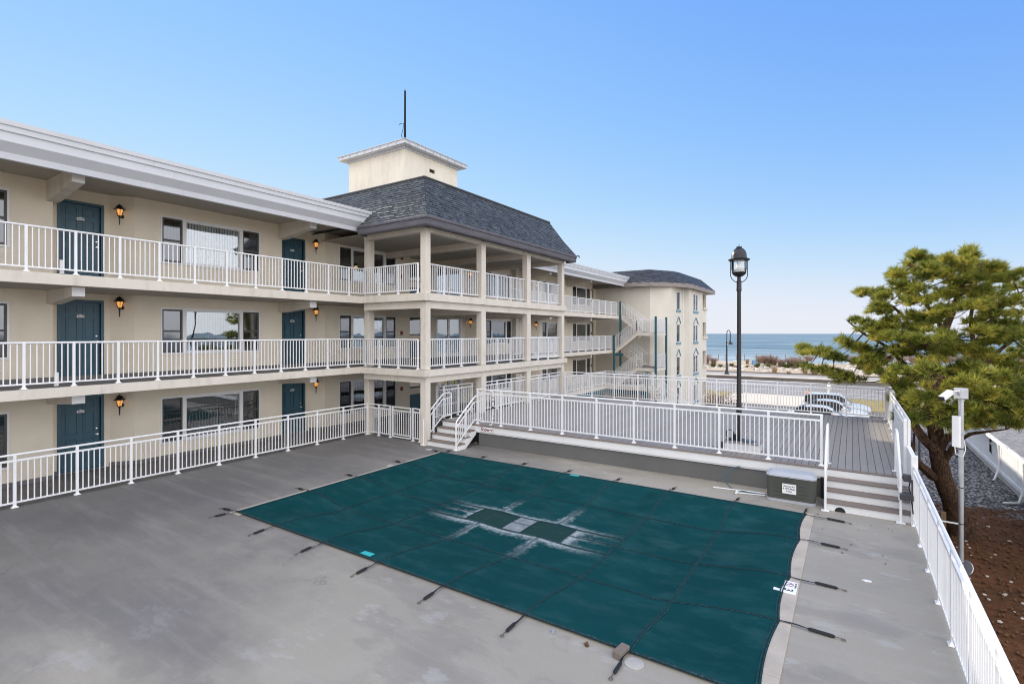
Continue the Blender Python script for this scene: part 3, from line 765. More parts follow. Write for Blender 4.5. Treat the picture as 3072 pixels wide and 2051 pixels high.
# walls of the pavilion core: lobby with glazed doors, then the resumed wall line
mb=MB(); mb.xf=FD
XL=-18.0; wl=[]
lob=[(20.0,22.02,FL[k],FL[k]+2.15) for k in range(3)]+[(18.05,18.95,FL[k]+1.22,FL[k]+1.98) for k in range(3)]
wall(mb,17.5,22.4,-2.8,7.95,lob)
a=Vector((XD,22.38,0)); b=Vector((XW,22.85,0)); d=b-a; mb.xf=frame(a,Vector((d.y,-d.x,0))); wall(mb,0,d.length,-2.8,7.95,[])
mb.xf=FW; wall(mb,22.85,28.2,-2.8,7.95,[(23.84,26.46)+z for z in WZ]); mb.build('wall',M_cream,pav)
for k in range(3):
    z=FL[k]
    f=MB(); f.xf=FD; a0,a1=20.0,22.02; zt=z+2.15
    f.box(-.11,.05,a0-.05,a0+.05,z,zt+.05); f.box(-.11,.05,a1-.05,a1+.05,z,zt+.05); f.box(-.11,.048,a0+.05,a1-.05,zt-.06,zt+.05)
    mid=(a0+a1)/2
    for p,q in ((a0+.05,mid-.01),(mid+.01,a1-.05)):
        f.box(-.05,.02,p,p+.06,z+.02,zt-.06); f.box(-.05,.02,q-.06,q,z+.02,zt-.06); f.box(-.05,.02,p+.06,q-.06,z+.02,z+.16); f.box(-.05,.02,p+.06,q-.06,zt-.14,zt-.06)
    f.mi=1; f.box(-1.2,-1.18,a0-.3,a1+.3,z,zt+.1)
    o=f.build('glass_door',[M_white,M_dark],pav)
    f=MB(); f.xf=FD
    for p,q in ((a0+.11,mid-.07),(mid+.07,a1-.11)): f.box(-.02,-.012,p,q,z+.16,zt-.14)
    f.build('glazing',M_glassdoor,o)
    f=MB(); f.xf=FD
    for p,q in ((mid-.11,mid-.5),(mid+.11,mid+.5)): f.bar((.06,p,z+.98),(.06,q,z+.98),.035); f.bar((.0,p,z+.98),(.06,p,z+.98),.03); f.bar((.0,q,z+.98),(.06,q,z+.98),.03)
    f.build('push_bar',M_steel,o)
    f=MB(); f.xf=FD    # small white notice on each leaf
    f.box(-.010,-.006,mid-.55,mid-.30,z+1.06,z+1.20); f.build('door_notice',M_plate,o)
    # framed notice window beside the doors, teal panel below it
    f=MB(); f.xf=FD
    f.box(-.1,.02,18.0,18.05,z+1.17,z+2.03); f.box(-.1,.02,18.95,19.0,z+1.17,z+2.03); f.box(-.1,.02,18.05,18.95,z+1.98,z+2.03); f.box(-.1,.02,18.05,18.95,z+1.17,z+1.22)
    o=f.build('notice_case',M_tealmetal,pav)
    f=MB(); f.xf=FD; f.box(-.06,-.05,18.05,18.95,z+1.22,z+1.98); f.build('glazing',M_glass,o)
    f=MB(); f.xf=FD; f.box(-.12,-.1,18.05,18.95,z+1.22,z+1.98); f.build('notice_board',M_blindpale if k else M_dark,o)
    f=MB(); f.xf=FD; f.box(0,.03,17.95,19.05,z+.06,z+.86); f.build('teal_panel',M_teal,pav)
    tri_window(pav,FW,23.84,26.46,WZ[k][0],WZ[k][1],(M_blindpale,M_blindpale,M_curtain)[k],side=.5)
    f=MB(); f.bbox(XW,XW+.32,26.5,26.9,z,CE[k]-.01 if k<2 else 7.86,.006); f.build('pilaster',M_slab,pav)
    f=MB(); x=XW+.10; f.tube([(x,27.25,z),(x,27.25,CE[k]-.45),(x+.06,27.25,CE[k]-.32),(x+.06,27.33,CE[k]-.2)],.045,8); f.build('downpipe',M_vinyl,pav)
    d2=Vector((XD,22.38)); e2=Vector((XW,22.85)); dd=e2-d2; nn=Vector((dd.y,-dd.x)).normalized(); mm=(d2+e2)/2
    lantern('lit black carriage lantern on the %s of the corner pavilion'%WN[k],(mm.x,mm.y,(1.86,4.46,7.12)[k]),nn)
    if k>0:
        c=thing('ceiling_lamp','small lit %s under the %s ceiling of the pavilion'%(('','flat yellow lamp','yellow jar lamp')[k],WN[k]),'ceiling lamp',(-13.6,17.9,(0,4.97,7.52)[k]),'ceiling lamps of the pavilion')
        zc=c.location.z
        f=MB(); f.lathe((-13.6,17.9,zc-.10),[(.0,0),(.07,0),(.075,.04),(.075,.10)],12); f.build('lamp_mount',M_black,c)
        f=MB(); f.lathe((-13.6,17.9,zc-(.33 if k==2 else .16)),[(0,0),(.07,.01),(.085,.04),(.085,.20 if k==2 else .05),(.07,.23 if k==2 else .06)],12); f.build('lamp_glass',M_ceil,c)
    # fire alarm parts on the wall by the corner
    f=MB(); f.xf=FW; f.bbox(0,.05,17.12,17.26,z+2.06,z+2.22,.01); f.build('alarm_horn',M_red,pav)
    f=MB(); f.xf=FW; f.bbox(0,.05,17.10,17.24,z+1.18,z+1.36,.01)
    f.build('alarm_pull',M_red,pav)

# ---------------------------------------------------------------- stair-head / lift tower and its mast
tow=thing('lift_tower','square cream stucco tower with metal trim rising behind the slate roof','tower',(-18.9,18.7,9.0))
mb=MB(); mb.xf=None
fr=frame((-17,0,0),(1,0,0)); mb.xf=fr
wall(mb,16.8,20.52,9.0,12.5,[(18.44,18.84,11.62,11.80)])
mb.xf=None; mb.box(-20.86,-17.2,16.8,17.0,9.0,12.5); mb.box(-20.86,-17.2,20.3,20.52,9,12.5); mb.box(-20.86,-20.6,17.0,20.3,9,12.5)
mb.box(-18.0,-17.9,18.2,19.1,11.5,12.0)
mb.build('wall',M_tower,tow)
mb=MB(); o=.20
e=.36
mb.box(-20.86-e,-17+e,16.8-e,20.52+e,12.37,12.53)
mb.box(-20.86-e-.04,-17+e+.04,16.8-e-.04,20.52+e+.04,12.53,12.56)
mb.box(-20.86-.06,-17+.06,16.8-.06,20.52+.06,12.27,12.37)
tr=mb.build('roof_trim',M_capmetal,tow)
mb=MB()
for k in range(8): mb.box(-20.9+k*.53,-20.9+k*.53+.02,16.395,16.41,12.37,12.585); mb.box(-16.61,-16.595,16.7+k*.53,16.7+k*.53+.02,12.37,12.585)
mb.build('joint_strip',M_steel,tr)
mb=MB(); mb.box(-17.12,-17.08,18.44,18.84,11.62,11.80); mb.build('vent_grille',M_dark,tow)
mast=thing('mast','dark weathered mast standing on the corner of the tower roof','mast',(-17.05,16.86,12.56))
mb=MB(); X,Y=-17.05,16.86
mb.tube([(X,Y,12.575),(X,Y,13.4),(X+.005,Y,14.9)],[.055,.048,.042],10); mb.lathe((X+.005,Y,14.9),[(.042,0),(.046,.02),(.02,.05),(.006,.06),(.006,.14)],8); mb.build('pole',M_darkmast if 'M_darkmast' in globals() else M_black,mast)
mb=MB(); mb.tube([(X-.06,Y-.06,12.6),(X-.12,Y-.1,12.9),(X-.07,Y-.05,13.2),(X-.06,Y-.04,13.45),(X-.17,Y-.14,13.42),(X-.2,Y-.16,13.37)],.014,6); mb.build('cable',M_darkmast,mast)

# ---------------------------------------------------------------- far guest wing
far=thing('guest_wing','far cream guest wing beyond the pavilion, ending at the outside stairs','building',(-17.6,34,0))
un=[dict(step=28.2,door=(28.42,29.3),slant=(29.5,29.9)),
    dict(step=38.35,door=(38.50,39.28),slant=(39.5,39.9),pre=(34.8,37.93))]
def farwall():
    mb=MB(); zl=-2.8
    mb.xf=FD; wall(mb,28.0,29.52,zl,7.95,[(28.42,29.3)+z for z in DZ])
    a=Vector((XD,29.5,0)); b=Vector((XW,29.9,0)); d=b-a; mb.xf=frame(a,Vector((d.y,-d.x,0))); wall(mb,0,d.length,zl,7.95,[])
    mb.xf=FW; wall(mb,29.9,38.35,zl,7.95,[(30.23,33.2)+z for z in WZ]+[(34.8,37.93)+z for z in WZ])
    mb.xf=FD; wall(mb,38.14,40.3,zl,7.95,[(38.5,39.28)+z for z in DZ])
    mb.xf=None; 
    mb.box(-18.2,-17.3,40.3,40.6,zl,7.95)
    # open stair hall: back wall and a dark doorway on each floor
    mb.xf=frame((-17.0,41.9,0),(0,-1,0)); wall(mb,-1.6,2.6,zl,7.95,[(.55,1.75,z,z+2.1) for z in FL])
    mb.build('wall',M_cream,far)
    f=MB(); f.xf=frame((-17.0,41.9,0),(0,-1,0)); f.box(-.6,-.58,.3,2.0,zl,7.9); f.build('dark_hall',M_dark,far)
farwall()
for k in range(3):
    tri_window(far,FW,30.23,33.2,WZ[k][0],WZ[k][1],(M_blindpale,M_blind,M_blind)[k])
    tri_window(far,FW,34.8,37.93,WZ[k][0],WZ[k][1],(M_blindpale,M_blind,M_blind)[k])
    door(far,FD,28.42,29.3,DZ[k][0],DZ[k][1]); door(far,FD,38.5,39.28,DZ[k][0],DZ[k][1])
    for y in (28.05,34.05): bracket_beam(far,y,k)
    lantern('lit black carriage lantern by the %s first door of the far wing'%WN[k],(-17.8,29.72,(1.8,4.42,7.08)[k]),(.7,-.7,0))
    lantern('lit black carriage lantern by the %s end door of the far wing'%WN[k],(-17.98,38.44,(1.85,4.6,7.38)[k]),(1,0,0))
    f=MB(); f.xf=FW; f.bbox(0,.04,38.05,38.17,FL[k]+1.15,FL[k]+1.37,.008); f.bbox(0,.04,38.05,38.15,FL[k]+2.05,FL[k]+2.2,.008); f.build('wall_box',M_black,far)
for k in (1,2): slab(far,k,23.345,39.35)
mb=MB(); mb.box(-18.3,XS,23.4,39.9,-.26,-.004); mb.box(XS,-12.2,35.75,39.9,-.26,-.004); mb.build('walkway_slab',M_slab,far)
mb=MB(); mb.box(-15.9,-15.6,35.9,36.1,GZ,-.56); mb.box(-15.6,-12.3,35.9,36.1,-.56,-.27); mb.box(-15.58,-15.36,24,35.7,-.56,-.27); mb.build('garage_beam',M_tealmetal,far)
mb=MB(); mb.box(-19.5,-19.3,23.4,42,GZ,-.27); mb.build('garage_wall',M_dark,far)
fascia(far,23.3,41.5)

# ---------------------------------------------------------------- end block with the chamfered corner
end=thing('end_block','four storey pale end block with chamfered corner and slate roof facing the sea','building',(-14,46,GZ))
pts=[(-18.5,39.95),(-13.35,39.95),(-12.04,41.10),(-11.80,43.7),(-11.36,43.95),(-11.36,50.0),(-12.6,50.95),(-18.5,50.9)]
rowz=[(FL[2]+.55,FL[2]+2.0),(2.60+.55,2.60+2.0),(.45,1.95),(-2.0,-.55)]
ztop=7.62
mb=MB()
def seg(i): 
    a=Vector(pts[i]+(0,)); b=Vector(pts[i+1]+(0,)); d=b-a; return frame(a,Vector((d.y,-d.x,0))),d.length
opens={2:(1.15,1.95),4:(1.30,2.85)}
for i in range(len(pts)-1):
    fr,L=seg(i); mb.xf=fr
    op=[]
    if i in opens: op=[opens[i]+z for z in rowz]
    if i==4: op+=[(4.62,5.85,z+.95,z+2.25) for z in (FL[2],2.6,0,-2.8)]
    wall(mb,0 if i not in (1,) else 0,L,GZ,ztop,op,t=.22)
mb.xf=None; mb.box(-13.0,-12.8,48.3,50.5,GZ,ztop); mb.build('wall',M_end,end)
for i,(a,b) in opens.items():
    fr,L=seg(i)
    for r,(z0,z1) in enumerate(rowz):
        f=MB(); f.xf=fr
        f.box(-.1,.0,a,a+.035,z0,z1); f.box(-.1,.0,b-.035,b,z0,z1); f.box(-.1,.0,a+.035,b-.035,z1-.035,z1); f.box(-.1,.0,a+.035,b-.035,z0,z0+.035)
        if b-a>1: f.box(-.1,.0,(a+b)/2-.045,(a+b)/2+.045,z0+.05,z1-.05)
        f.mi=1; f.box(-.3,-.28,a-.1,b+.1,z0-.1,z1+.1)
        o=f.build('window',[M_white,M_dark],end)
        f=MB(); f.xf=fr; f.box(-.06,-.05,a+.035,b-.035,z0+.035,z1-.035); f.build('glazing',M_dimglass,o)
        f=MB(); f.xf=fr; zm=(z0+z1)/2
        f.box(-.07,-.03,a+.05,b-.05,zm-.02,zm+.02); f.build('sash',M_sash,o)
        f=MB(); f.xf=fr; f.box(0,.05,a-.08,b+.08,z0-.20,z0-.002); f.build('sill',M_octsill if 'M_octsill' in globals() else M_tealmetal,o)
        if r>0:
            f=MB(); f.xf=fr; c=(a+b)/2; hw=(b-a)/2+.06; zt=z1+.62
            for s in (-1,1): f.bar((.02,c+s*hw,z1+.06),(.02,c+s*.02,zt),.10,.05)
            f.build('pediment_trim',M_octsill if 'M_octsill' in globals() else M_tealmetal,o)
# corner trim and sea-side balconies
f=MB(); fr,L=seg(4); f.xf=fr
f.box(0,.05,3.34,3.42,GZ,ztop-.05); f.build('corner_trim',M_vinyl,end)
for r,z in enumerate((FL[2],2.6,0)):
    f=MB(); f.box(-11.352,-11.22,48.55,50.05,z+.78,z+.95); f.build('sea_balcony',M_slab,end)
f=MB(); f.tube([(-11.80-.02,43.62,GZ),(-11.78,43.62,ztop)],.045,8); f.build('downpipe',M_vinyl,end)
mb=MB()
EV=[(-21,39.25),(-13.05,39.25),(-11.20,42.0),(-10.92,43.4),(-10.92,51.6),(-21,51.6)]
RV=[(-21,40.25),(-13.55,40.25),(-12.30,42.4),(-12.10,43.7),(-12.05,50.7),(-21,50.7)]
ze,zr=7.86,8.96
for i in range(5):
    e0=EV[i]+(ze,); e1=EV[i+1]+(ze,); r0=RV[i]+(zr,); r1=RV[i+1]+(zr,)
    mb.add([e0,e1,r1,r0],[(0,1,2,3)],tint=.2)
    slates(mb,e0,e1,r1,r0,row=.15,wid=.3,lift=.012,seed=20+i)
mb.add([p+(zr,) for p in RV],[list(range(6))],tint=.1)
rf=mb.build('roof',M_slate2,end)
f=MB()
cx,cy=-16,46
for i in range(5):
    a=EV[i];b=EV[i+1]
    f.add([a+(7.55,),b+(7.55,),b+(7.89,),a+(7.89,)],[(0,1,2,3)])
inn=[(-21,40.0),(-13.4,40.0),(-12.1,41.2),(-11.86,43.5),(-11.5,50.8),(-21,50.8)]
for i in range(5): f.add([EV[i]+(7.55,),EV[i+1]+(7.55,),inn[i+1]+(7.58,),inn[i]+(7.58,)],[(3,2,1,0)])
f.build('eave_board',M_octfascia,rf)
f=MB(); f.box(-14.3,-13.2,39.35,39.5,7.955,7.985); f.box(-14.1,-13.15,39.30,39.42,7.90,7.92); f.build('loose_flashing',M_fascia,rf)
# ---------------------------------------------------------------- pool deck, coping, basin
def structure(name,mb,m,org=None):
    o=mb.build(name,m,None,org); tag(o,kind='structure'); return o
HX0,HX1,HY0,HY1=-10.86,-.98,6.06,12.36
mb=MB()
xs=[-18.6,HX0,HX1,1.28]; ys=[-10,HY0,HY1,14.3]
for i in range(3):
    for j in range(3):
        if i==1 and j==1: continue
        mb.box(xs[i],xs[i+1],ys[j],ys[j+1],-.30,0)
mb.box(1.0,1.26,-10,14.3,GZ,-.30); mb.box(-18.6,-12,14.3,23.4,-.30,-.0)
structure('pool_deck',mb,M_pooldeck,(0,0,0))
mb=MB(); mb.box(HX0,HX1,HY0,HY1,-2.0,-1.9)
for a in ((HX0-.1,HX0,HY0,HY1),(HX1,HX1+.1,HY0,HY1),(HX0,HX1,HY0-.1,HY0),(HX0,HX1,HY1,HY1+.1)): mb.box(*a,-1.9,-.301)
structure('pool_basin',mb,M_concrete)
mb=MB(); y=HY0-.25; k=0
while y<HY1+.2:
    L=.60; mb.bbox(HX1-.03,HX1+.31,y,min(y+L-.006,HY1+.25),-.02,.022+.002*(k%2),.008); y+=L; k+=1
mb.bbox(HX0-.32,HX0+.02,HY0-.2,HY1+.2,-.02,.010,.006)
o=structure('pool_coping',mb,M_coping)

# ---------------------------------------------------------------- the winter cover
cov=thing('pool_cover','dark teal mesh winter cover strapped over the swimming pool','pool cover',(-5.9,9.2,0))
X0,X1,Y0,Y1=-11.02,-.80,5.92,12.52
SXS=[-9.56,-8.07,-6.60,-5.15,-3.71,-2.24]; SYS=[7.66,9.05,9.22+1.66]
SYS=[7.66,9.14,10.90]
def coverz(x,y):
    u=min(x-X0,X1-x); v=min(y-Y0,Y1-y); e=max(0,min(u,v))
    rim=.035 if e<.12 else .035
    s=min(1,max(0,(e-.10)/1.9)); s=s*s*(3-2*s)
    z=rim-.20*s
    z-=.012*math.exp(-e/.12)
    # slack between the straps
    dx=min([abs(x-a) for a in SXS]+[u]); dy=min([abs(y-a) for a in SYS]+[v])
    z-=.020*min(1,dx/.5)*min(1,dy/.5)
    z+=.015*noise.noise(Vector((x*1.1,y*1.3,3)))+.006*noise.noise(Vector((x*4,y*4,7)))
    return z
NX,NY=150,100; vs=[];fs=[]
def scal(y):        # right-hand hem pulled in between its straps
    a=[Y0]+SYS+[Y1]
    for p,q in zip(a,a[1:]):
        if p<=y<=q: t=(y-p)/(q-p); return -.055*math.sin(math.pi*t)**.8
    return 0
for j in range(NY+1):
    for i in range(NX+1):
        y=Y0+(Y1-Y0)*j/NY; x=X0+(X1-X0)*i/NX; z=coverz(x,y)
        if i>NX-14: x+=scal(y)*((i-(NX-14))/14.)
        if x>HX1-.02 or x<HX0 or y<HY0 or y>HY1: z=max(z,.030)
        if i==0 or j==0 or i==NX or j==NY: z-=.004
        vs.append((x,y,z))
for j in range(NY):
    for i in range(NX):
        a=j*(NX+1)+i; fs.append((a,a+1,a+NX+2,a+NX+1))
mb=MB(); mb.add(vs,fs,True); mb.build('cover_sheet',M_cover,cov)
def strip(mb,pts,w,dz,perp,tint=.5):
    v=[];f=[]
    p=Vector(perp)*w/2
    for q in pts:
        q=Vector(q); v+= [q-p+Vector((0,0,dz)),q+p+Vector((0,0,dz))]
    for i in range(len(pts)-1): f.append((2*i,2*i+1,2*i+3,2*i+2))
    mb.add(v,f,True)
def sheetpt(x,y):
    z=coverz(x,y)
    if x>HX1-.02 or x<HX0 or y<HY0 or y>HY1: z=max(z,.030)
    return (x,y,z)
for x in SXS:
    mb=MB(); 
    for o_ in (-.018,.018): strip(mb,[sheetpt(x+o_+.008*noise.noise(Vector((y*.9,x,2))),y) for y in np.linspace(Y0+.02,Y1-.02,90)],.016,.005,(1,0,0))
    mb.build('strap_webbing',M_web,cov)
for y in SYS:
    mb=MB()
    for o_ in (-.018,.018): strip(mb,[sheetpt(x,y+o_+.008*noise.noise(Vector((x*.9,y,5)))) for x in np.linspace(X0+.02,X1-.02,130)],.016,.005,(0,1,0))
    mb.build('strap_webbing',M_web,cov)
mb=MB()
strip(mb,[sheetpt(x,Y0+.02) for x in np.linspace(X0,X1,130)],.05,.006,(0,1,0)); strip(mb,[sheetpt(x,Y1-.02) for x in np.linspace(X0,X1,130)],.05,.006,(0,1,0))
strip(mb,[sheetpt(X0+.02,y) for y in np.linspace(Y0,Y1,90)],.05,.006,(1,0,0))
for o_ in (.0,-.03): strip(mb,[(X1-.015+o_+scal(y)*(13/14.),y,max(.030,coverz(X1-.02,y))) for y in np.linspace(Y0,Y1,120)],.016,.007,(1,0,0))
mb.build('hem',M_web,cov)
# drain panels and the straps that frame them
DX=(-7.02,-6.06,-5.60,-4.70); DYr=(8.73,9.12,9.51)
for a,b,m in ((DX[0],DX[1],M_drain),(DX[1],DX[2],M_salt),(DX[2],DX[3],M_drain)):
    mb=MB()
    for i in range(8):
        for j in range(8):
            xa,xb=a+(b-a)*i/8,a+(b-a)*(i+1)/8; ya,yb=DYr[0]+.78*j/8,DYr[0]+.78*(j+1)/8
            mb.add([tuple(np.array(sheetpt(x,y))+(0,0,.005)) for x,y in ((xa,ya),(xb,ya),(xb,yb),(xa,yb))],[(0,1,2,3)],True)
    mb.build('drain_panel',m,cov)
mb=MB()
for y in (DYr[0],DYr[2]): strip(mb,[sheetpt(x,y) for x in np.linspace(-8.05,-3.72,60)],.05,.011,(0,1,0))
for x in (DX[0],DX[1],DX[2],DX[3]): strip(mb,[sheetpt(x,y) for y in np.linspace(DYr[0],DYr[2],12)],.025,.012,(1,0,0))
mb.build('drain_webbing',M_web,cov)
mb=MB(); 
for (x,y,r) in ((-7.0,6.03,0),(-6.22,12.42,0)):
    mb.add([tuple(np.array(sheetpt(a,b))+(0,0,.012)) for a,b in ((x-.13,y-.06),(x+.13,y-.06),(x+.13,y+.06),(x-.13,y+.06))],[(0,1,2,3)])
    mb.build('repair_patch',M_aqua,cov); mb=MB()
def anchor(x,y,dx,dy,L=.58,parent=cov):
    """black webbing tail, sprung sleeve and brass hook running out over the deck"""
    p=Vector((x,y,.038)); d=Vector((dx,dy,0)).normalized(); s=Vector((-d.y,d.x,0))
    mb=MB(); k=random.uniform(-.03,.03)
    pts=[p+d*t*L*.45+s*k*math.sin(t*3.1)+Vector((0,0,.004-.012*t)) for t in np.linspace(-.1,1,7)]
    v=[];f=[]
    for i,q in enumerate(pts):
        tw=.35*math.sin(i*1.3); w=.016
        v+=[q-s*w*math.cos(tw)+Vector((0,0,w*.4*math.sin(tw))),q+s*w*math.cos(tw)-Vector((0,0,w*.4*math.sin(tw)))]
    for i in range(len(pts)-1): f.append((2*i,2*i+1,2*i+3,2*i+2))
    mb.add(v,f)
    a=p+d*L*.42+Vector((0,0,-.006)); b=p+d*L*.80+Vector((0,0,-.012))
    mb.tube([a,a+d*.03,b-d*.03,b],[.012,.022,.022,.012],8)
    o=mb.build('anchor_strap',M_blackstrap,parent)
    mb=MB(); mb.tube([b,b+d*.07],.006,5); 
    c=b+d*.09; mb.tube([c+d*.022*math.cos(t)+s*.022*math.sin(t)-Vector((0,0,.012)) for t in np.linspace(0,6.0,9)],.005,5)
    mb.build('hook',M_brass,o)
for x in SXS: anchor(x,Y0,0,-1); anchor(x,Y1,.12,1,.42)
for y in SYS: anchor(X0,y,-1,0,.5); anchor(X1-.02,y,1,0,.80)
anchor(X0+.02,Y0+.02,-.35,-1,.55); anchor(X0+.02,Y0+.02,-1,-.15,.6); anchor(X0+.02,Y1-.02,-1,.2,.5); anchor(X0+.05,Y1-.02,.1,1,.45)
anchor(X1-.05,Y1-.02,.05,1,.45); anchor(X1,Y1-.06,1,-.05,.85)

# ---------------------------------------------------------------- loose things on the pool deck
def lone(name,label,cat,mb,m,group=None,org=None):
    o=mb.build(name,m,None,org); return tag(o,label,cat,group)
mb=MB(); mb.xf=Matrix.Translation((-2.31,5.85,.0))@Matrix.Rotation(R(-8),4,'Z'); mb.bbox(-.055,.055,-.115,.115,.002,.085,.006); lone('brick','single grey brown brick beside the white disc at the near cover edge','brick',mb,M_brick)
for i,(x,y,lb) in enumerate(((-2.12,5.78,'white round lid under the near strap beside the brick'),(-11.72,12.68,'white round lid on the deck at the far corner of the cover by the steps'),(-11.22,10.52,'white round lid on the deck by the left edge of the cover'))):
    mb=MB(); mb.lathe((x,y,.001),[(.115,0),(.115,.008),(.10,.012),(0,.013)],20); mb.box(x-.03,x+.03,y-.012,y+.012,.012,.016); lone('skimmer_lid',lb,'lid',mb,M_oldwhite,'white round lids in the deck')
for x,y,lb,m in ((-3.21,5.80,'small grey anchor bolt standing loose near the cover edge',M_steel),(-2.73,5.79,'small rusty anchor bolt with a leaf near the brick',M_leaflitter)):
    mb=MB(); mb.lathe((x,y,0),[(.03,0),(.03,.008),(.014,.01),(.014,.03),(.02,.032),(.02,.045),(0,.05)],8); mb.bar((x-.05,y+.02,.01),(x+.03,y-.035,.02),.012,.006); lone('anchor_bolt',lb,'bolt',mb,m)
mb=MB(); mb.prism([(.12,9.70,.003),(.17,9.66,.003),(.25,9.69,.003),(.245,9.735,.003),(.17,9.735,.003)],(0,0,.010)); lone('shell_fragment','flat white broken shell lying on the bare deck right of the pool','shell',mb,M_plate)
# depth marker tile set in the coping
mk=thing('depth_marker','white tile with a black 3 and a no diving ring in the coping','marker tile',(-.80,8.78,.02))
mb=MB(); mb.bbox(-.99,-.69,8.56,8.98,.01,.031,.003); mb.build('tile',M_plate,mk)
def text(name,body,loc,rot,size,m,parent=None,bold=.0,ext=.0):
    """lettering as flat mesh"""
    c=bpy.data.curves.new(name,'FONT'); c.body=body; c.size=size; c.align_x='CENTER'; c.align_y='CENTER'; c.offset=bold; c.extrude=ext
    tmp=bpy.data.objects.new(name+'_curve',c); COL.objects.link(tmp)
    bpy.context.view_layer.update()
    me=bpy.data.meshes.new_from_object(tmp.evaluated_get(bpy.context.evaluated_depsgraph_get()))
    bpy.data.objects.remove(tmp); bpy.data.curves.remove(c)
    me.name=name; me.materials.clear(); me.materials.append(m)
    o=bpy.data.objects.new(name,me); link(o); o.rotation_euler=rot
    o.location=Vector(loc)-ORG[parent.name] if parent else loc
    if parent: o.parent=parent; KIDS.setdefault(parent.name,[]).append(o)
    return o
text('numeral','3',(-.80,8.66,.0325),(0,0,R(-90)),.17,M_ink,mk,.004)
text('lettering','NO DIVING',(-.715,8.85,.0325),(0,0,R(-90)),.035,M_ink,mk,.001)
mb=MB(); mb.tube([(-.80+.055*math.cos(t),8.85+.055*math.sin(t),.032) for t in np.linspace(0,2*math.pi,21)],.005,5,False); mb.bar((-.84,8.81,.033),(-.76,8.89,.033),.008,.003); mb.build('ring',M_redink,mk)
# blue hose, white pole and brush by the chest
mb=MB(); mb.tube([(-2.9,13.45,.02),(-2.2,13.55,.02),(-1.74,13.6,.02)],.016,6); mb.tube([(-2.35,13.30,.02),(-1.72,13.45,.02)],.014,6); mb.bbox(-2.35,-2.30,13.2,13.5,.005,.05,.01); lone('pool_pole','white pool pole with brush head lying on the deck left of the chest','pool pole',mb,M_vinyl)
mb=MB(); mb.tube([(-2.35,13.98,.50),(-2.50,13.90,.46),(-2.66,13.78,.30),(-2.64,13.66,.12),(-2.48,13.58,.02),(-2.1,13.50,.016),(-1.75,13.50,.016)],.014,6); lone('hose','thin blue hose hanging under the deck edge down to the pool deck','hose',mb,M_bluehose)
rr=random.Random(4)
for i in range(14):
    x=rr.uniform(-1,.8);y=rr.uniform(10.5,12.9)
    if x<-.6 and y<12.6: continue
    mb=MB(); a=rr.uniform(0,6); r=rr.uniform(.012,.03); mb.add([(x+r*math.cos(a+t)*(1 if k%2 else .6),y+r*math.sin(a+t),.004+.006*(k%2)) for k,t in enumerate((0,1.2,2.4,3.7,5))],[(0,1,2,3,4)]); lone('dead_leaf','tiny dark dead leaf lying on the deck before the right steps','leaf',mb,M_leaflitter,'dead leaves on the pool deck')

# ---------------------------------------------------------------- storage chest
ch=thing('storage_chest','olive grey plastic deck chest with pale lid beside the right steps','storage chest',(-1.17,13.45,0))
def rbox(mb,x0,x1,y0,y1,z0,z1,r0,r1=None,n=5,inset=0):
    """box with rounded vertical corners, optional taper"""
    def ringp(x0,x1,y0,y1,r,z):
        p=[]
        for cx,cy,a in ((x1-r,y1-r,0),(x0+r,y1-r,90),(x0+r,y0+r,180),(x1-r,y0+r,270)):
            for k in range(n+1): t=R(a+90*k/n); p.append((cx+r*math.cos(t),cy+r*math.sin(t),z))
        return p
    a=ringp(x0,x1,y0,y1,r0,z0); b=ringp(x0-inset,x1+inset,y0-inset,y1+inset,(r1 or r0),z1); N=len(a)
    mb.add(a+b,[(i,(i+1)%N,N+(i+1)%N,N+i) for i in range(N)],True); mb.add(a,[list(range(N))[::-1]]); mb.add(b,[list(range(N))])
CX0,CX1,CYa,CYb=-1.66,-.68,13.20,13.70
mb=MB(); rbox(mb,CX0-.005,CX1+.005,CYa-.005,CYb+.005,.003,.065,.10); mb.build('base',M_coping if False else M_lid,ch)
mb=MB(); rbox(mb,CX0,CX1,CYa,CYb,.065,.575,.10,.10,5,.012)
for k in range(1,6):
    z=.065+k*.085
    for a,b in ((CX0+.14,CX0+.46),(CX1-.46,CX1-.14)): mb.box(a,b,CYa-.018,CYa-.002,z,z+.010)
mb.build('body',M_chest,ch)
mb=MB(); rbox(mb,CX0-.02,CX1+.02,CYa-.03,CYb+.02,.575,.60,.13); rbox(mb,CX0-.02,CX1+.02,CYa-.03,CYb+.02,.60,.655,.13,.13,5,-.05); rbox(mb,CX0+.05,CX1-.05,CYa+.03,CYb-.05,.655,.675,.1,.1,5,-.03); mb.build('lid',M_lid,ch)
mb=MB(); mb.bbox(-1.235,-1.165,CYa-.055,CYa-.01,.50,.575,.008); mb.bar((-1.20,CYa-.06,.545),(-1.20,CYa-.06,.60),.012); mb.build('latch',M_chest,ch)
mb=MB(); mb.box(-1.335,-1.055,CYa-.026,CYa-.020,.215,.435); o=mb.build('paper_sign',M_plate,ch)
for i,l in enumerate(('First Aid Kit','& CPR Masks','in Box')): text('lettering',l,(-1.195,CYa-.028,.382-i*.055),(R(90),0,0),.046,M_ink,o,.0012)

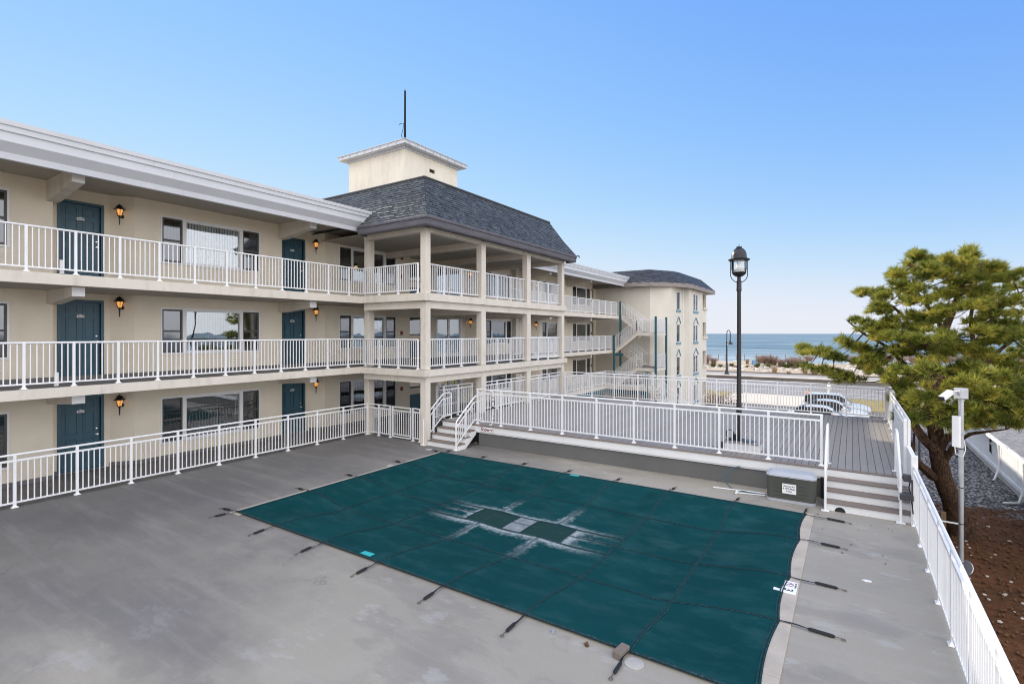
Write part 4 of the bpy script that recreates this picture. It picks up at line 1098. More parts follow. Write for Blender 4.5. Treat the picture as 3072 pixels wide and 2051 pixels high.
# ---------------------------------------------------------------- railings
def railing(label,cat,group,p0,p1,posts,z0,h=1.06,pool=False,ends=(0,0),name='balcony_railing',pw=.052,noposts=()):
    """white metal picket railing from p0 to p1; posts = distances along it"""
    p0=Vector(p0+(0,));p1=Vector(p1+(0,)); L=(p1-p0).length; d=(p1-p0)/L
    M=Matrix(((d.x,-d.y,0,p0.x),(d.y,d.x,0,p0.y),(0,0,1,z0),(0,0,0,1)))
    t=thing(name,label,cat,(p0.x,p0.y,z0),group)
    mb=MB(); mb.xf=M; 
    mb.tube([(-ends[0],0,h-.022),(L+ends[1],0,h-.022)],.025,8); mb.build('top_rail',M_white,t)
    for s in posts:
        mb=MB(); mb.xf=M; mb.box(s-pw/2,s+pw/2,-pw/2,pw/2,.012,h-.03); o=mb.build('post',M_white,t)
        mb=MB(); mb.xf=M; mb.bbox(s-.065,s+.065,-.055,.055,.001,.014,.004)
        q=pw/2+.001
        mb.add([(s-.05,-.045,.014),(s+.05,-.045,.014),(s+.05,.045,.014),(s-.05,.045,.014),(s-q,-q,.045),(s+q,-q,.045),(s+q,q,.045),(s-q,q,.045)],[(0,1,5,4),(1,2,6,5),(2,3,7,6),(3,0,4,7)])
        mb.build('base_plate',M_white,o)
    e=sorted(set([0-ends[0]]+list(posts)+[L+ends[1]]))
    for a,b in zip(e,e[1:]):
        if b-a<.12: continue
        mb=MB(); mb.xf=M
        zt=h-.15 if pool else h-.03
        mb.box(a+pw/2*(a in posts),b-pw/2*(b in posts),-.017,.017,.095,.13)
        if pool: mb.box(a+pw/2*(a in posts),b-pw/2*(b in posts),-.019,.019,zt-.022,zt+.022)
        n=max(1,round((b-a)/.11)); 
        for k in range(1,n):
            s=a+(b-a)*k/n; mb.box(s-.0105,s+.0105,-.0105,.0105,.13,zt-.02)
        mb.build('picket_panel',M_white,t)
    return t
G1='white balcony railings of the hotel'; G2='white pool fences and deck railings'
fr_=lambda a,b,st,y0: [y-y0 for y in np.arange(a,b,st)]
railing('white railing along the middle floor walkway of the near wing','railing',G1,(-15.45,-2.7),(-15.45,13.28),[round(y+2.7,3) for y in np.arange(3.535-.886*7,13.2,.886)]+[15.9],FL[1])
railing('white railing along the top floor walkway of the near wing','railing',G1,(-15.45,-2.7),(-15.45,13.28),[round(y+2.7,3) for y in np.arange(3.57-.886*7,13.2,.886)]+[15.9],FL[2])
railing('white railing on the middle floor short side of the pavilion','railing',G1,(-15.40,13.0),(-12.5,13.0),[.95,1.93,2.88],FL[1]); railing('white railing on the top floor short side of the pavilion','railing',G1,(-15.40,13.0),(-12.5,13.0),[.95,1.93,2.88],FL[2])
for k in (1,2):
    for i in range(3):
        a=CY[i][1]+.01; b=CY[i+1][0]-.01; n=b-a
        ps=([.82,1.83],[.92,1.96],[.84,1.80])[i]
        railing('white railing in the %s bay of the pavilion front, %s'%(('first','second','third')[i],WN[k]),'railing',G1,(-12.33,a),(-12.33,b),ps,FL[k])
railing('white railing along the middle floor walkway of the far wing','railing',G1,(-15.45,23.35),(-15.45,37.25),[round(v,2) for v in np.arange(1.3,13.9,1.13)],FL[1])
railing('white railing along the top floor walkway of the far wing','railing',G1,(-15.45,23.35),(-15.45,38.3),[round(v,2) for v in np.arange(1.3,14.9,1.13)],FL[2])
railing('white railing along the lowest walkway of the far wing','railing',G1,(-15.35,24.0),(-15.35,35.8),[round(v,2) for v in np.arange(1,11.8,1.13)]+[11.78],0.0)
railing('white railing on the platform below the outside stairs','railing',G1,(-15.35,35.8),(-12.2,35.8),[1.05,2.1,3.1],0.0)
# pool level
railing('white pool fence with raised top rail before the near wing ground floor doors','fence',G2,(-15.45,-3.0),(-15.45,13.35),[round(y+3,3) for y in np.arange(3.385-1.1*5,13.3,1.1)],0,1.19,True,name='pool_fence')
railing('short white pool fence running from the corner to the gate','fence',G2,(-15.40,13.35),(-14.22,13.35),[.53,1.15],0,1.19,True,name='pool_fence')
gt=thing('pool_gate','white picket gate standing in the pool fence by the steps','gate',(-13.65,13.35,0))
mb=MB(); 
for x in (-14.12,-13.22): mb.box(x-.022,x+.022,13.328,13.372,.06,1.18)
for z in (1.16,1.03,.16,.07): mb.box(-14.10,-13.24,13.335,13.365,z-.018,z+.018)
mb.build('gate_frame',M_white,gt); mb=MB()
for k in range(1,8): x=-14.12+.9*k/8; mb.box(x-.010,x+.010,13.34,13.36,.178,1.01)
mb.build('picket_panel',M_white,gt); mb=MB(); mb.bbox(-13.30,-13.20,13.30,13.33,.9,1.0,.01); mb.build('latch',M_steel,gt)
railing('narrow white pool fence between the gate and the corner column','fence',G2,(-13.12,13.35),(-12.74,13.35),[.03,.36],0,1.19,True,name='pool_fence')
DK=.72
railing('white fence with raised top rail closing the first bay of the pavilion at deck level','fence',G2,(-12.62,14.42),(-12.62,16.3),[.03,.85,1.72],DK,1.19,True,name='pool_fence')
railing('short white return of the fence behind the left steps','fence',G2,(-12.95,14.42),(-12.62,14.42),[.02],DK,1.19,True,name='pool_fence')
railing('white fence with raised top rail closing the second bay of the pavilion at deck level','fence',G2,(-12.33,16.53),(-12.33,19.63),[.92,1.98],DK,1.19,True,name='pool_fence')
railing('white fence with raised top rail closing the third bay of the pavilion at deck level','fence',G2,(-12.33,19.96),(-12.33,22.94),[.88,1.9],DK,1.19,True,name='pool_fence')
railing('long white railing along the front edge of the raised deck','railing',G2,(-10.86,14.18),(-.58,14.18),[.03]+[round(1.02+1.157*k,3) for k in range(8)]+[10.25],DK,1.22,True,name='deck_railing')
railing('long white railing along the far edge of the raised deck','railing',G2,(-12.1,23.05),(1.05,23.05),[.03]+[round(1.5+1.157*k,3) for k in range(10)]+[13.12],DK,1.22,True,name='deck_railing')
railing('white railing along the right edge of the raised deck','railing',G2,(1.05,14.35),(1.05,23.05),[.03]+[round(.9+1.13*k,3) for k in range(7)],DK,1.22,True,name='deck_railing')
railing('long white picket fence along the right side of the pool deck','fence',G2,(1.04,-4.0),(1.04,13.05),[round(y+4,3) for y in np.arange(13.0-1.175*14,13.1,1.175)],0,1.2,True,name='pool_fence')
mb=MB(); mb.bbox(1.0,1.08,13.06,14.32,.06,1.36,.004); mb.bbox(.985,1.095,13.02,13.10,.0,1.40,.006); lone('gate_board','white solid board closing the gap between fence and right steps','board',mb,M_vinyl)
pv=thing('privacy_panel','tall white privacy board fixed inside the right deck railing by the steps','panel',(.98,16.4,DK))
mb=MB(); mb.bbox(.965,.99,14.42,18.6,DK+.06,DK+1.10,.004); mb.build('board',M_vinyl,pv); mb=MB(); mb.bbox(.95,1.02,14.36,14.44,DK+.004,DK+1.21,.006); mb.build('end_post',M_vinyl,pv)
mb=MB()
for k in range(4): mb.lathe((.963,14.9+k*1.0,DK+1.0),[(.0,-.012),(.03,-.01),(.03,0)],8,axis=(1,0,0))
mb.build('fixing',M_steel,pv)

# ---------------------------------------------------------------- raised deck with its two flights of steps
dk=thing('raised_deck','raised grey composite deck with white fascia and steps at both ends','deck',(-5.6,18.5,0))
mb=MB(); q=random.Random(8); x=-12.42; i=0
while x<1.12:
    w=.1395; tn=min(1,max(0,q.gauss(.5,.22)))
    ya=14.15 if x>-10.95 else 14.29
    if -12.5<x<-10.95 : ya=14.15
    cut=[ya]+sorted(q.sample([16.6,17.9,19.2,20.4,21.6],2))+[23.10]
    for a,b in zip(cut,cut[1:]): mb.bbox(x,min(x+w,1.14),a+.002,b-.002,DK-.027,DK,.004); 
    for k in range(len(mb.t)-24*3 if False else 0): pass
    n_=len(mb.t)-26*(len(cut)-1)
    for k in range(max(0,n_),len(mb.t)): mb.t[k]=min(1,max(0,tn+q.uniform(-.05,.05)))
    x+=w+.0085; i+=1
mb.build('decking',M_board,dk)
for ya,yb in ((13.995,14.143),(23.105,23.25)):
    mb=MB(); mb.bbox(-12.42,1.16,ya,yb,DK-.026,DK+.002,.006); mb.build('edge_board',M_boardedge,dk)
mb=MB()
xx=[-10.86,-7.4,-4.95,-1.55,1.10]
for a,b in zip(xx,xx[1:]): mb.box(a+.002,b-.002,14.03,14.055,DK-.225,DK-.028)
for a,b in ((-10.86,-6.2),(-6.2,-.6)): mb.box(a+.002,b-.002,14.058,14.075,DK-.27,DK-.20)
mb.box(-12.4,1.1,23.2,23.22,DK-.26,DK-.028); mb.box(1.08,1.10,14.1,23.2,DK-.26,DK-.03)
mb.build('fascia_board',M_vinyl,dk)
mb=MB(); mb.box(-10.72,-.62,14.10,14.25,0,DK-.20); mb.box(-10.72,-10.60,14.25,15.0,0,DK-.2); mb.build('skirting_wall',M_skirt,dk)
mb=MB(); mb.box(-12.4,1.08,14.32,23.15,DK-.25,DK-.03)
for x in np.arange(-12,1.1,3.2): mb.box(x-.1,x+.1,23.0,23.2,GZ,DK-.25)
mb.build('framing',M_wood,dk)
def steps(x0,x1,side=None):
    for k in range(3):
        z=.18*(k+1); y=13.12+.285*k
        b=MB(); b.bbox(x0-.03,x1+.03,y,y+.30,z-.028,z,.006); b.build('step_tread',M_boardedge,dk)
    for k in range(4):
        z=.18*k; y=13.15+.285*k
        b=MB(); b.box(x0,x1,y,y+.02,z+(.0 if k==0 else .001),z+.18-.029); b.build('step_riser',M_vinyl,dk)
    for s in side or ():
        b=MB(); pr=[(s,13.17,.0),(s,13.45,.0),(s,14.03,.34),(s,14.03,.69),(s,14.0,.69)]
        pp=[(s,13.172,0),(s,13.45,0),(s,14.025,.40),(s,14.025,.690),(s,13.99,.690),(s,13.99,.51),(s,13.73,.51),(s,13.73,.33),(s,13.45,.33),(s,13.45,.15),(s,13.172,.15)]
        b.prism(pp,(.025,0,0)); b.build('stringer',M_vinyl,dk)
steps(-12.28,-10.80,(-10.80,)); steps(-.50,1.02)
mb=MB(); mb.lathe((-.22,13.148,.0),[(0,0),(.10,.0),(.10,.004),(0,.004)],16,axis=(0,-1,0)); mb.build('riser_notch',M_dark,dk)
mb=MB(); mb.box(-.62,-.52,14.0,14.3,0,DK-.23); mb.build('end_wall',M_dark,dk)
# sign on the fascia
sg=thing('shower_sign','small white sign with dark red letters on the deck fascia by the left steps','sign',(-10.3,14.02,.59))
mb=MB(); mb.bbox(-10.60,-10.02,14.012,14.026,.505,.680,.003); mb.build('sign_board',M_plate,sg); text('lettering','Shower',(-10.31,14.010,.593),(R(90),0,0),.165,M_redink,sg,.005,.0005)
mb=MB(); 
for a in ((-10.60,-10.02,.505,.511),(-10.60,-10.02,.674,.680),(-10.60,-10.594,.511,.674),(-10.026,-10.02,.511,.674)): mb.box(a[0],a[1],14.0105,14.0118,a[2],a[3])
mb.build('sign_border',M_redink,sg)
# outdoor shower standpipe
mb=MB(); x,y=-10.12,14.10
mb.tube([(x-.10,y-.06,DK+.04),(x-.02,y-.06,DK+.03),(x,y-.05,DK+.10),(x,y,DK+.5),(x,y,DK+1.12),(x-.03,y-.02,DK+1.19),(x-.09,y-.06,DK+1.16)],.022,8); 
sh=thing('shower_pipe','white shower standpipe with black clips at the left end of deck railing','shower pipe',(x,y,DK)); mb.build('pipe',M_vinyl,sh)
mb=MB()
for z in (.18,.32,.62,.82,.95): mb.tube([(x,y,DK+z),(x,y,DK+z+.035)],.027,8)
mb.bbox(x-.04,x+.03,y-.04,y+.03,DK+.60,DK+.66,.01); mb.build('clip',M_black,sh)

# ---------------------------------------------------------------- stair handrails
def handrail(label,x,pick=True,sgn=1):
    t=thing('stair_handrail',label,'handrail',(x,13.05,0),'white handrails on the steps')
    b=(x,13.06,0); 
    pts=[(x,13.06,.0),(x,13.06,.86),(x,13.09,.95),(x,13.16,1.01)]; top=(x,14.10,.72+.96)
    mb=MB(); mb.tube(pts+[(x,14.02,1.64),(x,14.12,1.685),(x,14.42,1.69),(x,14.50,1.66),(x,14.52,1.58),(x,14.52,.73)],.025,8); mb.build('top_rail',M_white,t)
    if pick:
        mb=MB(); mb.tube([(x,13.07,.74),(x,14.04,1.48),(x,14.50,1.50)],.02,6); mb.tube([(x,13.07,.16),(x,14.04,.86),(x,14.50,.86)],.02,6); mb.build('lower_rail',M_white,t)
        mb=MB()
        for k in range(1,13):
            y=13.07+1.44*k/13; f=min(1,(y-13.07)/.97); mb.box(x-.0105,x+.0105,y-.0105,y+.0105,.16+.70*f,.74+.74*f)
        mb.build('picket_panel',M_white,t)
        mb=MB(); mb.box(x-.025,x+.025,13.53,13.58,.36,1.30); mb.build('post',M_white,t)
    else:
        mb=MB()
        for k in range(1,4): mb.tube([(x,13.2+.28*k,.18*k+.02),(x,13.2+.28*k,1.02+.20*k)],.016,6)
        mb.build('post',M_white,t)
    mb=MB(); mb.bbox(x-.075,x+.075,12.99,13.13,.001,.02,.004); mb.bbox(x-.07,x+.07,14.46,14.58,DK+.001,DK+.018,.004); mb.build('base_plate',M_white,t)
handrail('white picket handrail on the left side of the left steps by the column',-12.31)
handrail('white picket handrail on the right side of the left steps by the shower sign',-10.87)
handrail('plain white handrail on the left side of the right steps beside the chest',-.49,False)
handrail('plain white handrail on the right side of the right steps by the fence',.82,False)
# gate closer hardware on the fence
gc=thing('gate_closer','dark grey lock boxes and cable on the fence by the right steps','gate hardware',(1.0,13.1,.6))
mb=MB(); mb.bbox(.86,1.0,13.02,13.16,.86,.99,.01); mb.bar((.80,13.09,.93),(.86,13.09,.93),.03); mb.build('lock_box',M_darkgrey,gc)
mb=MB(); mb.bbox(.80,1.02,12.94,13.20,.50,.62,.008); mb.bbox(.985,1.01,12.96,13.0,.5,.92,.004); mb.build('plate',M_darkgrey,gc)
mb=MB(); mb.tube([(.97,13.05,.86),(.95,13.05,.75),(.98,13.08,.62),(1.0,13.0,.4),(1.01,12.95,.25)],.012,6); mb.build('cable',M_black,gc)
# ---------------------------------------------------------------- ground, street, shore, sea
def sheet(name,x0,x1,y0,y1,z,m,nx=1,ny=1,f=None,kind='structure'):
    vs=[];fs=[]
    for j in range(ny+1):
        for i in range(nx+1):
            x=x0+(x1-x0)*i/nx;y=y0+(y1-y0)*j/ny; vs.append((x,y,z+(f(x,y) if f else 0)))
    for j in range(ny):
        for i in range(nx):
            a=j*(nx+1)+i; fs.append((a,a+1,a+nx+2,a+nx+1))
    mb=MB(); mb.add(vs,fs,f is not None); o=mb.build(name,m,None,((x0+x1)/2,(y0+y1)/2,z)); tag(o,kind=kind); return o
sheet('ground',-900,900,-600,79.75,GZ-.012,M_soil)
sheet('garden_bed',1.26,5.62,-6,53,GZ,M_garden,30,160,lambda x,y:.05*noise.noise(Vector((x*1.3,y*1.3,0)))+.02*noise.noise(Vector((x*5,y*5,1)))+.02)
sheet('parking_lot',-19,1.26,14.4,53.2,GZ-.006,M_asphalt)
sheet('driveway',-10.95,-3.3,53.2,62.4,GZ+.004,M_driveway)
sheet('lawn',-40,-10.98,51.0,62.2,GZ+.02,M_lawn,60,24,lambda x,y:.03*noise.noise(Vector((x,y,2))))
sheet('lawn',-3.25,40,53.2,62.2,GZ+.02,M_lawn,60,24,lambda x,y:.03*noise.noise(Vector((x,y,3))))
mb=MB(); mb.box(-200,-10.9,62.4,62.62,GZ-.01,GZ+.12); mb.box(-3.3,200,62.4,62.62,GZ-.01,GZ+.12); mb.box(-11.05,-10.95,53.2,62.4,GZ-.01,GZ+.05); structure('kerb',mb,M_concrete)
sheet('road',-300,300,62.4,77.2,GZ-.004,M_roadasphalt)
mb=MB()
for y,w,dash in ((64.9,.14,0),(67.4,.12,0),(67.75,.12,0),(70.2,.14,1),(72.9,.12,0),(73.3,.12,0)):
    if dash:
        x=-120
        while x<120: mb.box(x,x+3,y,y+w,GZ-.003,GZ+.001); x+=7
    else: mb.box(-200,200,y,y+w,GZ-.003,GZ+.001)
structure('road_markings',mb,M_roadpaint)
mb=MB(); mb.box(-300,300,77.2,79.72,GZ-.01,GZ+.03); structure('pavement',mb,M_promenade)
sw=thing('sea_wall','long low stained sea wall with pale cap between the road and promenade','wall',(-5,79.9,GZ))
mb=MB(); 
x=-200
while x<200: mb.box(x,x+5.96,79.72,80.05,GZ-.1,-2.30); x+=6
mb.build('wall_face',M_seawall,sw); mb=MB(); mb.bbox(-200,200,79.62,80.15,-2.30,-2.14,.02); mb.build('wall_cap',M_wallcap,sw)
mb=MB(); mb.box(-300,300,80.05,85.7,-2.5,-2.17); structure('promenade',mb,M_promenade)
def dune(x,y):
    t=(y-85.6)/34
    h=1.25*math.exp(-((t-.30)/.26)**2)*(1+.35*noise.noise(Vector((x*.12,y*.1,4))))+.25*noise.noise(Vector((x*.35,y*.35,1)))*min(1,t*6)+.08*noise.noise(Vector((x*1.5,y*1.5,2)))*min(1,t*8)
    return -2.30+h-3.4*max(0,t-.55)**1.0*1.6
dn=sheet('dune',-150,150,85.6,132,0,M_sand,240,60,lambda x,y:dune(x,y))
sheet('sea',-9000,9000,118,15000,-5.2,M_sea)
# beach stones along the foot of the dune
F_=Vector((-math.sin(math.atan2(1021,1540)),math.cos(math.atan2(1021,1540)),0)); R_=Vector((F_.y,-F_.x,0)); CC=Vector((0,0,3.85))
def at(u,v,d): return CC+F_*d+R_*((u-1536)/1540*d)+Vector((0,0,(1000-v)/1540*d))
rq=random.Random(21)
def rock(mb,c,r,q):
    bm=[]; 
    for i in range(5):
        th=math.pi*i/4
        for k in range(7):
            a=2*math.pi*k/7+i*.3; d=r*q.uniform(.75,1.15); bm.append((c[0]+d*math.sin(th)*math.cos(a)*1.2,c[1]+d*math.sin(th)*math.sin(a),c[2]+d*.65*math.cos(th)))
    f=[]
    for i in range(4):
        for k in range(7): f.append((i*7+k,(i+1)*7+k,(i+1)*7+(k+1)%7,i*7+(k+1)%7))
    mb.add(bm,f)
mb=MB()
for i in range(420):
    x=rq.uniform(-30,32); y=rq.uniform(86.2,90.5) if rq.random()<.8 else rq.uniform(88,95); r=rq.uniform(.10,.34); rock(mb,(x,y,dune(x,y)+r*.1),r,rq)
o=mb.build('beach_rubble',M_rock,None,(0,88,-2.2)); tag(o,kind='stuff',label='pale stones scattered along the foot of the dune',cat='rubble')

# ---------------------------------------------------------------- plants of the dune
def blades(mb,base,n,h,spread,w,q,lean=.5,t0=.0,t1=1.,twig=False):
    for i in range(n):
        a=q.uniform(0,6.283); r=spread*math.sqrt(q.random())*.35; b=Vector(base)+Vector((r*math.cos(a),r*math.sin(a),-.05))
        hh=h*q.uniform(.55,1.1); out=spread*q.uniform(.2,1)*lean; a2=a+q.uniform(-.6,.6)
        d=Vector((math.cos(a2),math.sin(a2),0)); s=Vector((-d.y,d.x,0))*w/2
        p1=b+d*out*.35+Vector((0,0,hh*.6)); p2=b+d*out+Vector((0,0,hh*(.97 if twig else q.uniform(.75,1))))
        t=q.uniform(t0,t1)
        mb.add([b-s,b+s,p1+s*.8,p1-s*.8,p2],[(0,1,2,3),(3,2,4)],tint=t)
        if twig:
            for k in range(3):
                f=q.uniform(.3,.9); c=b.lerp(p1,f) if q.random()<.4 else p1.lerp(p2,f); dd=Vector((q.uniform(-1,1),q.uniform(-1,1),q.uniform(.2,1)))*hh*.28
                s2=Vector((w*.35,0,0)); mb.add([c-s2,c+s2,c+dd],[(0,1,2)],tint=t)
def ground_at(u,v,y0=86.0):
    """point of the dune on the ray through the photo point (u,v)"""
    d0=(at(u,v,1)-CC); t=30
    while t<140:
        p=CC+d0*t
        if p.z<(dune(p.x,p.y) if p.y>85.6 else (-2.17 if p.y>80 else GZ)) : return p
        t+=.1
    return CC+d0*95
def px31(x,y): return (2080+x/4.894,940+y/4.894)
def plant(name,label,cat,u,v,wpx,hpx,kind,q,group=None):
    p=ground_at(u,v); d=(p-CC).dot(F_); sc_=d/1540
    W=wpx*sc_; H=hpx*sc_
    mb=MB()
    if kind=='twig':
        blades(mb,p,int(260+W*90),H*.95,W,.035,q,.95,.0,.75,True); m=M_twig
    elif kind=='grass': blades(mb,p,220,H,W,.03,q,.9,.2,1); m=M_dryleaf
    elif kind=='yucca': blades(mb,p,150,H,W,.07,q,1.2,.0,.8); m=M_greenleaf
    o=mb.build(name,m,None,p); return tag(o,label,cat,group)
pq=random.Random(5)
G3='shrubs and grasses on the dune'
for (x,y,w,h,k,lb) in ((190,750,80,150,'twig','reddish dry shrub on the dune beside the end block'),(300,745,60,95,'twig','thin dry shrub on the dune left of the street lamp'),
    (290,785,55,75,'yucca','green spiky plant on the dune left of the street lamp'),(150,780,30,50,'yucca','small green spiky plant close to the end block'),(400,790,45,55,'yucca','small dull green tuft before the street lamp'),
    (560,775,48,55,'yucca','small green spiky plant between street lamp and deck lamp'),(620,800,40,40,'twig','small dry tuft left of the deck lamp post'),
    (792,745,42,95,'grass','tan clump of tall grass right of the deck lamp post'),(800,790,35,35,'yucca','tiny green tuft below the tan grass clump'),
    (935,785,70,75,'yucca','green spiky plant behind the blue sign'),(985,745,90,120,'twig','left part of the big brown shrub thicket behind the blue sign'),(1080,750,100,140,'twig','tall brown shrub in the middle of the dune thicket'),(1180,755,90,130,'twig','brown shrub joining the tall dune thicket on its right'),
    (1095,790,60,70,'yucca','pale green spiky plant in front of the brown thicket'),(1190,875,70,125,'grass','tall pale grass clump at the promenade edge'),(1290,780,80,110,'twig','grey brown shrub in the gap of the thicket'),
    (1370,790,90,80,'yucca','low green mat of plants under the grey shrubs'),(1430,770,90,115,'twig','grey brown shrub before the round brown shrub'),(1520,800,110,170,'twig','big round brown shrub at the right of the dune thicket'),(1600,790,80,110,'twig','brown shrub half hidden by the pine tip'),
    (1400,885,50,50,'grass','low tan grass tuft at the promenade edge'),(1640,880,70,80,'grass','tan grass and twigs beside the pine tip'),(1780,895,60,60,'twig','dry shrub behind the lower pine branches'),(1010,690,60,60,'twig','dry shrub on the dune crest by the posts'),(1700,700,90,80,'twig','dry shrub on the crest behind the pine branch')):
    plant({'twig':'dune_shrub','grass':'grass_clump','yucca':'spiky_plant'}[k],lb,{'twig':'shrub','grass':'grass clump','yucca':'plant'}[k],*px31(x,y),w/4.894,h/4.894*1.05,k,pq,G3)
for i in range(16):
    u=2560+i*36; plant('dune_shrub','dry shrub on the dune behind the pine tree','shrub',u,1085+pq.uniform(-4,8),22,26,'twig',pq,'dry shrubs behind the pine')
for i in range(14):
    u=1300+i*52; plant('dune_shrub','dry shrub on the dune hidden behind the hotel','shrub',u,1088,22,26,'twig',pq,'dry shrubs behind the hotel') if i<1 else None
df=thing('dune_fence','thin line of grey posts and wires along the dune crest','fence',(-8,99,-1.4))
for x in (207,367,465,627,748,925,1130,1348,1668,1900):
    u,v=px31(x,690); p=at(u,v,99); z0=dune(p.x,p.y)-.1
    mb=MB(); mb.tube([(p.x,p.y,z0),(p.x+.03,p.y,max(-.15,z0+1.1))],.06,6); mb.build('fence_post',M_wood,df)
mb=MB(); 
for dz in (.25,.5): mb.tube([tuple(at(*px31(x,690),99))[:2]+(dune(*tuple(at(*px31(x,690),99))[:2])+dz+.4,) for x in range(150,1950,60)],.012,4)
mb.build('wire',M_steel,df)

# ---------------------------------------------------------------- street furniture by the sea
sl=thing('street_lamp','tall black street lamp with hooked arm on the promenade','street lamp',(-15.5,80.9,-2.17))
X,Y=-15.5,80.9
mb=MB(); mb.lathe((X,Y,-2.17),[(.38,0),(.38,.1),(.26,.16),(.21,.7),(.18,.75),(.16,1.6),(.125,1.7),(.10,4.6),(.12,4.62),(.12,4.75),(.08,4.8)],10); mb.build('pole',M_black,sl)
mb=MB(); mb.tube([(X,Y,2.6),(X+.02,Y-.01,3.9),(X+.12,Y-.03,4.25),(X+.30,Y-.06,4.34),(X+.46,Y-.1,4.2),(X+.52,Y-.11,3.8),(X+.52,Y-.11,3.3),(X+.5,Y-.1,2.75)],.06,6); mb.build('hooked_arm',M_black,sl)
mb=MB(); mb.lathe((X+.5,Y-.1,2.22),[(.42,0),(.40,.06),(.20,.32),(.14,.38),(.11,.58),(0,.6)],12); mb.build('lamp_shade',M_black,sl)
bs=thing('beach_sign','small blue square sign on a short post at the dune foot','sign',(ground_at(*px31(893,835))))
p=ORG[bs.name]; mb=MB(); mb.box(p.x-.05,p.x+.05,p.y-.04,p.y+.04,p.z-.1,p.z+.9); mb.build('post',M_wood,bs)
mb=MB(); mb.bbox(p.x-.34,p.x+.34,p.y-.07,p.y-.04,p.z+.85,p.z+1.48,.01); o=mb.build('sign_board',M_blue,bs)
mb=MB(); 
for k in range(3): mb.box(p.x-.22,p.x+.22,p.y-.076,p.y-.071,p.z+.97+k*.16,p.z+1.02+k*.16)
mb.build('sign_lines',M_blindpale,o)
hy=thing('hydrant','white hydrant shaped post standing by the kerb beyond the deck','hydrant',(-2.0,61.9,GZ))
X,Y=-2.0,61.9; mb=MB(); mb.lathe((X,Y,GZ),[(.17,0),(.17,.06),(.12,.1),(.12,1.1),(.18,1.12),(.18,1.2),(.14,1.25),(.12,1.4),(.05,1.5),(.05,1.62),(0,1.64)],12)
mb.tube([(X-.26,Y,GZ+1.0),(X+.26,Y,GZ+1.0)],.07,8); mb.build('barrel',M_vinyl,hy)
# bush at the foot of the end block
pq=random.Random(9); mb=MB()
for i in range(900):
    c=Vector((pq.gauss(0,.8),pq.gauss(0,.6),abs(pq.gauss(.5,.35)))); r=.09; n=Vector((pq.uniform(-1,1),pq.uniform(-1,1),pq.uniform(-.2,1))).normalized(); a=n.orthogonal().normalized()*r; b=n.cross(a)
    b0=Vector((-10.35,49.6,GZ))+c; mb.add([b0-a,b0-b*.5,b0+a,b0+b*.5],[(0,1,2,3)],tint=pq.uniform(.1,.9))
o=mb.build('low_bush',M_greenleaf if False else M_twig,None,(-10.35,49.6,GZ)); tag(o,'low dark brown bush at the foot of the end block','bush')

# ---------------------------------------------------------------- outside staircase
st=thing('outside_staircase','pale zigzag outside staircase with teal posts before the end block','staircase',(-13.6,38.3,0))
XA,XB,XC=-15.15,-13.45,-12.0       # top of flights, landing edge, landing end
yr=(38.45,39.60); yf=(37.15,38.30)
def flight(xa,za,xb,zb,ya,yb,n):
    mb=MB(); dz=(zb-za)/n; dx=(xb-xa)/n
    for k in range(1,n): 
        x=xa+dx*(k-.5 if False else k); z=za+dz*k; mb.box(min(x,x+dx)-.03,max(x,x+dx)+.03,ya+.05,yb-.05,z-.05,z)
    for y in (ya,yb):
        mb.prism([(xa,y-.025,za-.30),(xb,y-.025,zb-.30),(xb,y-.025,zb-.02),(xa,y-.025,za-.02)],(0,.05,0))
    mb.build('stair_flight',M_slab,st)
    for y in (ya,yb):
        mb=MB(); mb.tube([(xa,y,za+1.0),(xb,y,zb+1.0)],.022,6); mb.tube([(xa,y,za+.86),(xb,y,zb+.86)],.016,6); mb.tube([(xa,y,za+.08),(xb,y,zb+.08)],.018,6)
        N=int(abs(xb-xa)/.125)
        for k in range(N+1):
            t=k/N; x=xa+(xb-xa)*t; z=za+(zb-za)*t; w=.018 if k in (0,N) else .009; mb.box(x-w,x+w,y-w,y+w,z+.06,z+(1.0 if k in (0,N) else .86))
        mb.build('stair_railing',M_white,st)
def landing(x0,x1,y0,y1,z,sides):
    mb=MB(); mb.box(x0,x1,y0,y1,z-.24,z-.006); o=mb.build('landing',M_slab,st)
    mb=MB(); mb.box(x0+.03,x1-.03,y0+.03,y1-.03,z-.006,z); mb.build('landing_surface',M_walk,o)
    for (p,q) in sides:
        p=Vector(p+(z,));q=Vector(q+(z,)); d=q-p; mb=MB()
        for h,r in ((1.0,.022),(.86,.016),(.08,.018)): mb.tube([p+Vector((0,0,h)),q+Vector((0,0,h))],r,6)
        N=int(d.length/.125)
        for k in range(N+1):
            c=p+d*k/N; w=.018 if k%8==0 else .009; mb.box(c.x-w,c.x+w,c.y-w,c.y+w,z+.02,z+.9)
        mb.build('stair_railing',M_white,o)
Z3,Z2,Z1=FL[2],FL[1],0.0; M1=(Z3+Z2)/2; M2=(Z2+Z1)/2
flight(XA,Z3,XB,M1,*yr,7); flight(XB,M1,XA,Z2,*yf,7)
landing(XB,XC,yf[0],yr[1],M1,[((XB,yf[0]),(XC,yf[0])),((XC,yf[0]),(XC,yr[1])),((XB,yr[1]),(XC,yr[1]))])
flight(XA,Z2,XB,M2,*yr,7); flight(XB,M2,XA,Z1,*yf,7)
landing(XB,XC,yf[0],yr[1],M2,[((XC,yf[0]),(XC,yr[1])),((XB,yr[1]),(XC,yr[1]))])
flight(XC-.1,M2-.0,XC+1.5,Z1+.0-.2,yf[0]-1.2,yf[0]-.1,7) if False else None
landing(XA-.2,XB,yf[0]-.1,yr[1],Z1,[])
flight(XC-.2,Z1,XC+3.2,GZ,36.0,37.0,14)
